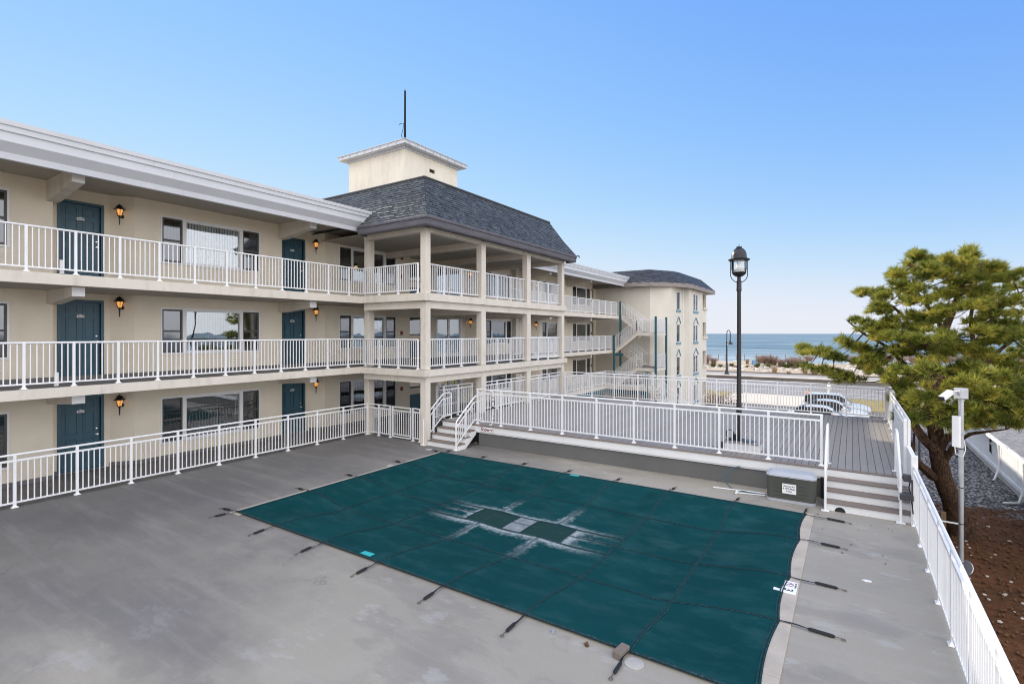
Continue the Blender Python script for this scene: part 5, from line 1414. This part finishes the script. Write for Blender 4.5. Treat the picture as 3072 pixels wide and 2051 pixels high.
mb=MB(); mb.box(-15.35,-13.9,39.75,39.95,GZ,7.6) if False else None
for (x,y,z0,z1) in ((-15.22,38.42,1.2,6.36),(-15.22,37.12,GZ,3.70),(-11.98,37.10,GZ,5.10),(-11.98,39.62,GZ,5.10),(-12.25,35.85,GZ,1.12)):
    mb=MB(); mb.bbox(x-.07,x+.07,y-.07,y+.07,z0,z1,.006); mb.build('teal_post',M_tealmetal,st)
mb=MB(); mb.box(-15.35,-14.55,37.2,37.32,Z2-.45,Z2-.26); mb.build('teal_beam',M_tealmetal,st)

# ---------------------------------------------------------------- lamp post on the deck
lp=thing('lamp_post','tall black lamp post with domed glass lantern standing on the raised deck','lamp post',(-2.56,15.0,.97))
X,Y=-2.56,15.0
mb=MB(); mb.lathe((X,Y,.97),[(.17,0),(.17,.02),(.075,.05),(.07,.9),(.062,.95),(.052,3.2),(.050,4.02),(.066,4.03),(.066,4.10),(.062,4.12),(.062,4.30),(.047,4.31),(.047,4.42)],14); mb.build('pole',M_black,lp)
mb=MB(); mb.lathe((X,Y,5.38),[(.045,0),(.10,.02),(.16,.07),(.185,.12),(.18,.125),(0,.1)],18); mb.build('lantern_base',M_black,lp)
mb=MB(); mb.lathe((X,Y,5.50),[(.178,0),(.196,.10),(.198,.32),(.194,.33)],20); mb.build('lantern_glass',M_lampglass,lp)
mb=MB(); mb.lathe((X,Y,5.50),[(.15,0),(.15,.03),(.13,.06),(.09,.12),(.05,.26),(.045,.33)],14); mb.build('lamp_cone',M_plate,lp)
mb=MB(); mb.lathe((X,Y,5.82),[(.20,0),(.262,.0),(.275,.035),(.24,.05),(.20,.06),(.195,.10),(.19,.17),(.165,.25),(.12,.31),(.07,.345),(.07,.355),(.075,.36),(.075,.375),(.02,.385),(.008,.39),(.008,.45)],20); mb.build('dome',M_black,lp)
mb=MB()
for s in (-1,1):
    d=R_*s
    pts=[Vector((X,Y,5.83))+d*.235,Vector((X,Y,5.6))+d*.232,Vector((X,Y,5.40))+d*.228,Vector((X,Y,5.32))+d*.19,Vector((X,Y,5.26))+d*.12,Vector((X,Y,5.235))+d*.05]
    mb.tube(pts,.011,6)
mb.build('yoke',M_black,lp)
pb=thing('lamp_plinth','low white boxed plinth with grey lid carrying the deck lamp post','plinth',(-2.45,14.95,DK))
mb=MB(); mb.bbox(-2.86,-2.02,14.62,15.25,DK+.002,DK+.225,.004); mb.build('box',M_vinyl,pb); mb=MB(); mb.bbox(-2.89,-1.99,14.59,15.28,DK+.225,DK+.250,.004); mb.build('lid',M_board,pb)
mb=MB(); mb.prism([(-2.86,14.78,DK+.251),(-2.2,14.72,DK+.251),(-2.12,14.95,DK+.251),(-2.3,15.1,DK+.251),(-2.82,15.05,DK+.251)],(0,0,.02)); mb.bbox(-2.70,-2.62,14.84,14.92,DK+.27,DK+.42,.006); mb.build('base_plate',M_black,pb)
mb=MB(); mb.tube([(-2.62+.1*math.cos(t)-.15,14.9,DK+.40+.12*math.sin(t)) for t in np.linspace(-1.2,5.0,18)],.014,6); mb.build('cable_loop',M_black,pb)
mb=MB(); mb.bbox(-2.98,-2.89,14.7,14.8,DK+.05,DK+.2,.006); mb.build('outlet_box',M_darkgrey,pb)

# ---------------------------------------------------------------- garden side: camera pole, flagpole, posts
cp=thing('camera_pole','galvanised pole with white security camera and flat antenna behind the fence','camera pole',(2.0,14.9,GZ))
X,Y=2.0,14.9
mb=MB(); mb.tube([(X,Y,GZ),(X,Y,2.40)],.046,12); mb.lathe((X,Y,2.36),[(.055,0),(.055,.04),(.04,.05)],12); mb.build('pole',M_steel,cp)
mb=MB()
for z in (1.30,.45,-.35,-1.2): mb.lathe((X,Y,z),[(.049,0),(.049,.02)],12)
mb.build('band',M_black,cp)
mb=MB(); mb.xf=Matrix.Translation((X,Y,2.41))@Matrix.Rotation(math.atan2(1021,1540),4,'Z'); mb.bbox(-.10,.09,-.09,.09,0,.24,.012); mb.bar((-.24,0,.15),(-.10,0,.15),.06,.05); mb.build('junction_box',M_steel,cp)
mb=MB(); mb.xf=Matrix.Translation((X,Y,2.52))@Matrix.Rotation(math.atan2(1021,1540),4,'Z')@Matrix.Translation((-.36,-.04,-.02))@Matrix.Rotation(R(20),4,'Z')@Matrix.Rotation(R(-24),4,'Y'); mb.bbox(-.17,.15,-.062,.062,-.055,.055,.014); mb.mi=1; mb.bbox(-.178,-.168,-.052,.052,-.045,.045,.004); mb.build('camera',[M_vinyl,M_black],cp)
mb=MB(); mb.xf=Matrix.Translation((X,Y,1.45))@Matrix.Rotation(math.atan2(1021,1540)+.5,4,'Z'); 
rbox(mb,-.27,-.19,-.075,.075,-.07,.60,.03); mb.build('antenna',M_vinyl,cp)
mb=MB(); mb.xf=Matrix.Translation((X,Y,1.62))@Matrix.Rotation(math.atan2(1021,1540)+.5,4,'Z'); mb.box(-.20,.09,-.04,.04,0,.04); mb.box(.04,.11,-.03,.03,-.01,.09); mb.build('clamp',M_steel,cp)
mb=MB(); mb.tube([(X-.12,Y-.05,1.4),(X-.1,Y-.06,1.2),(X+.02,Y-.08,1.15),(X+.07,Y-.02,1.3),(X+.05,Y,1.5)],.010,6); mb.build('cable',M_vinyl,cp)
mb=MB(); mb.tube([(1.36,23.5,GZ),(1.34,23.45,2.98)],.026,8); lone('flagpole','thin pale flagpole rising behind the right corner of the deck','flagpole',mb,M_steel,None,(1.36,23.5,GZ))
for (u,v,d,h,lb,m) in ((2868,1555,17.2,.95,'grey marker post with pale blue label beside the camera pole',M_darkgrey),(2758,1300,26,1.5,'thin grey post standing in the shell gravel behind the tree',M_darkgrey),(2742,1290,24,2.0,'thin black post behind the left limb of the tree',M_black)):
    p=at(u,v,d); k=MB(); k.bbox(p.x-.045,p.x+.045,p.y-.03,p.y+.03,GZ,GZ+h,.004)
    t=thing('marker_post',lb,'post',(p.x,p.y,GZ),'slim posts in the garden'); k.build('post',m,t)
    if 'label' in lb: k=MB(); k.box(p.x-.036,p.x+.036,p.y-.036,p.y-.031,GZ+h-.3,GZ+h-.06); k.build('label_plate',M_aqua if False else M_blindpale,t)
mb=MB(); p=at(2830,1570,15.2); mb.box(p.x-.06,p.x+.06,p.y-.06,p.y+.06,GZ,p.z+.35); t=thing('timber_post','short timber post with a white pipe leaning beside the tree trunk','post',(p.x,p.y,GZ)); mb.build('post',M_wood,t)
mb=MB(); mb.tube([p+Vector((-.1,-.1,.1)),p+Vector((.38,.02,.06))],.025,6); mb.build('pipe',M_vinyl,t)
mb=MB(); p=at(2897,1705,12.5); mb.xf=Matrix.Translation(p); mb.lathe((0,0,0),[(0,-.02),(.16,-.01),(.2,.05),(.19,.06)],16,axis=(-.6,-.6,.5)); mb.tube([(0.02,.02,-.02),(.1,.15,-.5)],.02,6)
lone('floodlight','round grey floodlight peeking over the fence by the camera pole','floodlight',mb,M_steel)
rr=random.Random(12); mb=MB()
for i in range(900):
    x=rr.uniform(1.3,5.5); y=rr.uniform(2,24); r=rr.uniform(.02,.05); rock(mb,(x,y,GZ+.05),r,rr) if rr.random()<.16 else None
o=mb.build('shell_litter',M_rock,None,(3.4,13,GZ)); tag(o,'pale shells scattered over the brown needle mulch','shells',None,'stuff')
mb=MB()
for i in range(1500):
    x=rr.uniform(1.3,5.5); y=rr.uniform(2,26); r=rr.uniform(.025,.05)
    c=Vector((x,y,GZ+.055)); a=rr.uniform(0,6); mb.lathe(c,[(0,-.02),(r*.8,0),(r,.02),(r*.5,.045),(0,.05)],6,False,axis=(math.cos(a),math.sin(a),.3))
o=mb.build('cone_litter',M_leaflitter,None,(3.4,13,GZ)); tag(o,'dark pine cones scattered over the brown needle mulch','cones',None,'stuff')

# ---------------------------------------------------------------- white house behind the tree
XH=5.62
ho=thing('white_house','low white boarded house with grey shingle roof beyond the pine tree','house',(8,30,GZ))
mb=MB(); mb.xf=frame((XH,0,0),(-1,0,0))
mb.xf=Matrix(((-1,0,0,XH),(0,-1,0,0),(0,0,1,0),(0,0,0,1)))   # x out (-X), y = -Y
wins=[(-34.0,-33.3,-1.95,-1.05)]
wall(mb,-41.5,-14,GZ+.32,-.78,wins,t=.2)
y=-41.4
while y<-14:
    if not (-34.1<y<-33.2): mb.box(0,.006,y,y+.012,GZ+.42,-.80)
    y+=.17
mb.box(-.2,.0,-41.5,-41.3,GZ,-.78)
mb.xf=None; mb.box(XH,12,41.3,41.5,GZ,-.78); mb.box(XH+.2,12,14.0,14.2,GZ,-.78); mb.build('wall',M_housewall,ho)
mb=MB(); mb.box(XH-.05,XH+.1,14,41.5,GZ+.30,GZ+.44); mb.build('base_trim',M_housewall,ho)
mb=MB(); mb.box(XH,XH+.15,14,41.5,GZ-.05,GZ+.30); mb.build('base_wall',M_house_base,ho)
mb=MB(); e0=(XH-.32,41.8,-.82); e1=(XH-.32,13.8,-.82); r1=(10.5,13.8,.9); r0=(10.5,41.8,.9)
mb.add([e0,e1,r1,r0],[(0,1,2,3)],tint=.3); slates(mb,e0,e1,r1,r0,row=.16,wid=.3,lift=.010,seed=31)
mb.add([r0,r1,(15.4,13.8,-.82),(15.4,41.8,-.82)],[(0,1,2,3)],tint=.3); mb.build('roof',M_houseroof,ho)
mb=MB(); mb.box(XH-.33,XH-.27,13.8,41.8,-.98,-.80); mb.box(XH-.27,XH,13.8,41.8,-.84,-.81); mb.build('eave_board',M_housewall,ho)
mb=MB(); Y0_,Y1_=33.3,34.0
for a in ((Y0_-.06,Y0_,-2.01,-1.0),(Y1_,Y1_+.06,-2.01,-1.0),(Y0_,Y1_,-1.05,-1.0),(Y0_,Y1_,-2.01,-1.95),(Y0_,Y1_,-1.52,-1.48)): mb.box(XH-.03,XH+.06,*a)
o=mb.build('window',M_vinyl,ho); mb=MB(); mb.box(XH+.03,XH+.04,Y0_,Y1_,-1.95,-1.05); mb.build('glazing',M_glass,o); mb=MB(); mb.box(XH+.12,XH+.13,Y0_-.1,Y1_+.1,-2.05,-.95); mb.build('blind',M_blind2,o)
mb=MB(); Y0_,Y1_=28.0,28.7
for a in ((Y0_-.06,Y0_,-2.01,-1.0),(Y1_,Y1_+.06,-2.01,-1.0),(Y0_,Y1_,-1.05,-1.0),(Y0_,Y1_,-2.01,-1.95)): mb.box(XH-.03,XH+.0,*a)
mb.box(XH-.012,XH-.004,Y0_,Y1_,-1.95,-1.05); mb.build('shutter',M_vinyl,ho)
for y,z in ((31.6,-.8),(27.6,-.8)):
    mb=MB(); mb.tube([(XH-.30,y,-.95),(XH-.08,y,-1.12),(XH-.07,y,GZ+.75),(XH-.10,y-.05,GZ+.55),(XH-.28,y-.35,GZ+.12),(XH-.75 if y<29 else XH-.35,y-.45,GZ+.08)],.042,8); mb.build('downpipe',M_vinyl,ho)

# ---------------------------------------------------------------- parked cars
def car(label,cx,cy,paint_,L=4.65,H=1.45,W=1.82,suv=False):
    t=thing('parked_car',label,'car',(cx,cy,GZ),'cars parked behind the deck')
    X0=cx-L/2; q=lambda f: X0+L*f
    belt=GZ+(.92 if not suv else 1.02); roof=GZ+H
    # lower body: stations (f, z bottom, z top, half width)
    S=[(0,.45,.62,.70),(.012,.36,.80,.80),(.05,.28,.90,.87),(.18,.24,.94,.91),(.35,.22,.93,.915),(.55,.22,.92,.915),(.68,.23,.90,.91),(.80,.25,.84,.90),(.90,.28,.77,.87),(.965,.32,.68,.80),(1.0,.42,.56,.66)]
    k=(1.02/.92 if suv else 1)
    mb=MB(); v=[];n=0
    for f,zb,zt,w in S:
        zt*=k; w*=W/1.82
        sec=[(w*.90,zb),(w,zb+.12),(w*1.005,(zb+zt)/2),(w*.985,zt-.07),(w*.90,zt),(w*.5,zt+.015),(0,zt+.02)]
        sec=sec+[(-a,b) for a,b in sec[-2::-1]]
        n=len(sec); v+=[(q(f),cy+a,GZ+b) for a,b in sec]
    fs=[]
    for i in range(len(S)-1):
        for j in range(n): fs.append((i*n+j,i*n+(j+1)%n,(i+1)*n+(j+1)%n,(i+1)*n+j))
    fs+=[list(range(n)),[(len(S)-1)*n+j for j in range(n)][::-1]]
    mb.add(v,fs,True); mb.build('body',paint_,t,angle=50)
    # cabin
    if suv: P=[(.015,.0),(.05,.62),(.10,.90),(.18,.97),(.34,1),(.48,.985),(.56,.93),(.64,.62),(.74,.0)]
    else: P=[(.07,.0),(.13,.42),(.20,.76),(.28,.93),(.38,1),(.48,.985),(.56,.90),(.64,.56),(.755,.0)]
    mb=MB(); v=[]; n=0; tops=[]
    for f,h in P:
        z=belt-.02+(roof-belt)*h; wb=.86*W/1.82; wr=wb-(.20*h)
        sec=[(wb,belt-.03),(wb-.05*h,belt-.02+(z-belt)*.5),(wr,z-.05*h),(wr*.82,z+.0),(wr*.4,z+.02*h),(0,z+.025*h)]
        sec=sec+[(-a,b) for a,b in sec[-2::-1]]; n=len(sec); v+=[(q(f),cy+a,b) for a,b in sec]
    body=[];glass=[]
    m=len(P)
    for i in range(m-1):
        for j in range(n-1):
            f=(i*n+j,i*n+j+1,(i+1)*n+j+1,(i+1)*n+j)
            side=j in (0,1,n-2,n-3); top=not side
            g=(side and 0<i<m-2) or (top and (P[i][1]<.80 and P[i+1][1]<.94))
            (glass if g else body).append(f)
    mb.add(v,body,True); mb.build('roof',paint_,t,angle=60)
    mb=MB(); mb.add(v,glass,True); mb.build('windows',M_carglass,t,angle=60)
    # pillars, bright window line, mirrors, handles
    mb=MB()
    for f,hh in ((.36,1.0),(.52,.96)):
        for s in (-1,1): mb.bar((q(f),cy+s*(.865*W/1.82),belt-.03),(q(f-.012),cy+s*(.675*W/1.82),belt+(roof-belt)*hh-.04),.06,.02)
    mb.build('pillar',M_black,t)
    for s in (-1,1):
        mb=MB(); x=q(.63); mb.bbox(x-.06,x+.08,cy+s*.99-.09,cy+s*.99+.09,belt-.0,belt+.13,.03); mb.build('mirror',paint_,t)
    for f in (.19,.81):
        for s in (-1,1):
            mb=MB(); mb.lathe((q(f),cy+s*(.80*W/1.82),GZ+.33),[(0,-.09),(.24,-.09),(.32,-.07),(.33,0),(.32,.07),(.24,.09),(0,.09)],20,axis=(0,1,0)); o=mb.build('wheel',M_rubber,t)
            mb=MB(); mb.lathe((q(f),cy+s*(.80*W/1.82),GZ+.33),[(0,-.10),(.21,-.095),(.22,-.05),(.22,.05),(.21,.095),(0,.10)],12,axis=(0,1,0)); mb.build('rim',M_steel,o)
    for s in (-1,1):
        mb=MB(); mb.bbox(q(.945),q(.985),cy+s*.62-.16,cy+s*.62+.16,GZ+.55*k,GZ+.66*k,.02); mb.build('headlight',M_plate,t)
        mb=MB(); mb.bbox(q(.006),q(.03),cy+s*.66-.12,cy+s*.66+.12,GZ+.66*k,GZ+.82*k,.02); mb.build('tail_light',M_red,t)
    return t
car('nearest white sedan parked just beyond the deck railing',-1.80,43.5,M_car1,4.7,1.44)
car('silver white hatchback parked between the nearest sedan and the tall car',-1.25,46.5,M_car2,4.6,1.58,1.84)
c3=car('farthest and tallest pale blue sport utility car in the parked row',-1.15,49.8,M_car3,4.75,1.74,1.9,True)
mb=MB(); mb.lathe((-3.15,49.2,GZ+1.70),[(0,0),(.12,0),(.10,.12),(.05,.18),(0,.19)],10); mb.build('roof_beacon',M_orange,c3)

# ---------------------------------------------------------------- the pine
pine=thing('pine_tree','big spreading pine tree with crooked trunk behind the right fence','tree',(2.96,22.1,GZ))
D0=16.8
def P8(x,y,d): return at(2372+x/2.613,700+y/2.613,d)
def limb(mb,pts,r0,r1,n=9):
    N=len(pts); mb.tube(pts,[r0+(r1-r0)*i/(N-1) for i in range(N)],n)
def smooth(pts,k=3):
    out=[]; pts=[Vector(p) for p in pts]; N=len(pts)
    for i in range(N-1):
        p0=pts[max(i-1,0)];p1=pts[i];p2=pts[i+1];p3=pts[min(i+2,N-1)]
        for j in range(k):
            t=j/k; out.append(.5*((2*p1)+(p2-p0)*t+(2*p0-5*p1+4*p2-p3)*t*t+(3*p1-p0-3*p2+p3)*t**3))
    out.append(pts[-1]); return out
SK=[]
def addlimb(mb,pts,r0,r1,n=9):
    s=smooth(pts); 
    for i,p in enumerate(s[1:-1]): p+=Vector((rng.normal(),rng.normal(),rng.normal()))*r1*.15
    limb(mb,s,r0,r1,n); SK.extend(s)
mb=MB()
base=Vector((2.96,22.1,GZ-.1))
trunk=[base,at(2862,1520,16.7),at(2832,1440,16.6),at(2812,1350,16.5),at(2805,1240,16.5),at(2803,1130,16.6),at(2815,1040,16.6),at(2850,950,16.8),at(2885,860,16.9),at(2905,790,17)]
addlimb(mb,trunk,.31,.045,12)
mb.tube([base+Vector((0,0,-.05)),base+Vector((-.02,0,.35)),at(2862,1520,16.7)],[.50,.36,.29],12)
mb.build('trunk',M_bark,pine)
for pts,r0,r1 in (([at(2806,1350,16.4),at(2760,1300,16.6),at(2715,1225,17.2),at(2690,1165,17.9),at(2647,1125,18.6),at(2600,1095,19.2),at(2530,1078,19.8),at(2455,1060,20.2)],.15,.03),
    ([at(2800,1430,16.6),at(2765,1400,16.3),at(2738,1370,16.1),at(2735,1325,16.0)],.14,.07),
    ([at(2815,1345,16.5),at(2835,1318,16.2),at(2868,1300,16.0),at(2900,1250,16.2),at(2918,1150,16.6),at(2920,1040,16.9),at(2912,950,17.1),at(2935,860,17.3)],.15,.04),
    ([at(2830,1385,16.5),at(2850,1355,16.2),at(2872,1325,15.9),at(2910,1302,15.6),at(2960,1295,15.4),at(3018,1287,15.2)],.11,.02),
    ([at(2804,1180,16.6),at(2730,1110,17.6),at(2660,1040,18.4),at(2590,1000,19.0),at(2540,960,19.4)],.09,.02),
    ([at(2808,1070,16.6),at(2740,990,17.4),at(2680,920,18.0),at(2600,885,18.4)],.08,.02),
    ([at(2830,990,16.7),at(2770,900,17.0),at(2710,840,17.3),at(2690,820,17.4)],.07,.02),
    ([at(2918,1150,16.6),at(2970,1080,16.5),at(3040,1020,16.4),at(3140,980,16.5)],.09,.02),
    ([at(2920,1040,16.9),at(2975,960,17.1),at(3030,900,17.4),at(3110,850,17.6)],.08,.02),
    ([at(2868,1300,16.0),at(2950,1240,15.2),at(3050,1200,14.6),at(3150,1180,14.2)],.09,.02),
    ([at(2804,1240,16.5),at(2790,1200,15.6),at(2800,1160,14.9),at(2830,1130,14.4)],.08,.02),
    ([at(2805,1300,16.4),at(2840,1260,15.6),at(2900,1230,15.0),at(2960,1220,14.6)],.07,.02),
    ([at(2890,850,16.9),at(2920,800,17.1),at(2960,790,17.3)],.05,.015),
    ([at(2918,1100,16.7),at(2990,1120,17.6),at(3080,1110,18.4),at(3200,1080,19)],.09,.02)):
    mb=MB(); addlimb(mb,pts,r0,r1,8); mb.build('limb',M_bark,pine)
pads='''110 900 50 28|150 925 70 34|250 935 80 40|350 965 80 36|420 830 40 30|460 860 45 35|540 890 80 46|130 1040 60 28|220 1060 90 40|330 1090 90 45|450 1130 90 50|600 1000 90 50|640 930 80 56|640 1070 80 46|700 980 70 50
550 470 35 28|600 470 50 36|660 455 60 40|740 485 80 50|700 560 70 36|660 610 50 28|760 620 60 36|500 680 38 24|560 700 60 34|650 750 90 50|760 730 90 56|800 680 60 40|720 820 70 50|820 800 70 50
820 320 36 40|860 330 50 46|860 420 80 60|960 440 90 66|980 170 40 36|1000 200 50 46|930 250 45 36|1050 220 45 46|1060 330 70 60|1000 290 50 40|900 520 80 50|1000 540 80 50
1230 200 40 40|1270 230 60 55|1380 160 50 45|1400 200 60 55|1340 280 90 66|1200 330 90 66|1450 250 60 50|1120 260 60 50|1330 380 90 60|1440 340 80 60
1560 290 50 50|1610 280 40 36|1640 360 80 60|1740 330 50 36|1790 310 40 30|1780 420 80 56|1520 470 110 76|1380 450 100 76|1250 470 100 76|1120 520 90 66|1150 620 100 60|1280 580 90 56|1430 560 90 60|1560 570 90 60
900 830 90 66|1010 760 100 56|1020 880 100 76|1150 830 100 76|880 940 90 56|1250 790 90 60|1300 890 90 66|1180 940 80 56|960 660 80 46|1070 690 80 50|1100 1000 80 40
1700 540 110 80|1620 640 90 60|1800 620 80 76|1620 800 110 56|1740 840 90 56|1560 860 80 56|1780 950 90 76|1680 1030 110 76|1490 760 80 50|1500 960 90 76|1600 1120 110 76|1750 1190 110 76|1700 720 90 50|1420 700 60 40
1080 1060 80 46|1000 1130 80 56|1150 1180 110 66|1080 1280 100 66|1250 1110 90 56|1350 1170 100 66|1470 1280 110 66|1300 1280 100 66|1420 1380 120 60|1210 1390 90 66|900 1210 70 56|960 1320 90 66|1000 1420 80 50|1560 1420 90 50|1380 1060 80 50|1440 1130 80 50|870 1080 80 50|780 1130 80 46|1650 1330 90 60|1800 1380 90 60|1800 1080 80 60
1050 1480 80 40|940 1450 70 40|1330 1450 90 50|1450 1480 100 50|1620 1450 90 50|1750 1480 90 50|1250 1500 80 40|1700 1290 110 60|1800 1250 100 60|1760 1370 90 50|1560 1250 90 50|850 1320 70 40'''
q=random.Random(77)
V=[];Fc=[];T=[]
tw=MB()
SKa=np.array([tuple(p) for p in SK])
def tuft(c,d,size,tint):
    """one brush of needles round a shoot end"""
    d=d.normalized(); a=d.orthogonal().normalized(); b=d.cross(a)
    n=34
    for i in range(n):
        th=q.uniform(0,6.283); al=q.uniform(.25,1.25); s=q.uniform(-.15,.12)*size
        nd=(d*math.cos(al)+(a*math.cos(th)+b*math.sin(th))*math.sin(al)); nd=(nd+Vector((0,0,.12))).normalized()
        o=c+d*s; L=size*q.uniform(.65,1.1); w=nd.orthogonal().normalized()
        w=(Matrix.Rotation(q.uniform(0,3.14),3,nd)@w)*.0105
        k=len(V); V.extend([o-w,o+w,o+nd*L*.6+w*.8-Vector((0,0,.004)),o+nd*L-Vector((0,0,.012))]); Fc.append((k,k+1,k+2,k+3)); T.append(min(1,max(0,tint+q.uniform(-.12,.12))))
def pad(c,rx,rz,ry,n):
    pt=q.gauss(0,.16)
    near=SKa[np.argmin(((SKa-np.array(c))**2).sum(1))]; near=Vector(near)
    mid=near.lerp(c,.55)+Vector((0,0,-.10*(c-near).length))
    tw.tube(smooth([near,mid,c],3),[.028,.022,.016,.012,.010,.008,.006],5)
    for i in range(n):
        u=Vector((q.gauss(0,.46),q.gauss(0,.46),q.gauss(0,.36)))
        if u.length>1.1: u*=1.1/u.length
        p=c+R_*u.x*rx+F_*u.y*ry+Vector((0,0,u.z*rz))
        out=(p-near).normalized()*.9+Vector((u.x*.4,u.y*.4,.55))
        out+=Vector((q.uniform(-.35,.35),q.uniform(-.35,.35),q.uniform(-.1,.4)))
        old_lit=.34+.40*(-u.z)+q.gauss(0,.20)-.12*u.length  # yellower undersides: older needles, and sunlight put into the tint
        tuft(p,out,q.uniform(.19,.30),old_lit+.18+pt)
        if i%2==0: tw.tube([c.lerp(p,.15),c.lerp(p,.6)-Vector((0,0,.02)),p],[.008,.006,.004],4)
for line in pads.split('\n'):
    for e in line.split('|'):
        x,y,rx,ry_=map(float,e.split())
        f=min(1,max(0,(x-100)/1000)); dmid=20.0-3.3*f
        for rep in range(2):
            if rep and q.random()<(.62 if y<760 else .25): continue
            d=dmid+q.uniform(-1.6,1.6)*(.5 if x<700 else 1.)
            if y>1000 and x>800: d=q.uniform(13.6,18.6)
            sc2=d/1540/2.613
            c=P8(x+q.uniform(-14,14)*(rep),y+q.uniform(-10,10)*rep,d)
            pad(c,rx*sc2*1.0,ry_*sc2*.95,max(rx,ry_)*sc2*1.2,int(10+rx*ry_/(340 if y<760 else 310)))
for i in range(46):     # the part of the crown beyond the right edge of the view
    c=P8(q.uniform(1900,2500),q.uniform(350,1350),q.uniform(15,20)); pad(c,.55,.35,.6,14)
mb=MB(); mb.v=[tuple(p) for p in V]; mb.f=[list(f) for f in Fc]; mb.m=[0]*len(Fc); mb.s=[False]*len(Fc); mb.t=T
mb.build('crown',M_needle,pine); tw.build('twigs',M_bark,pine)
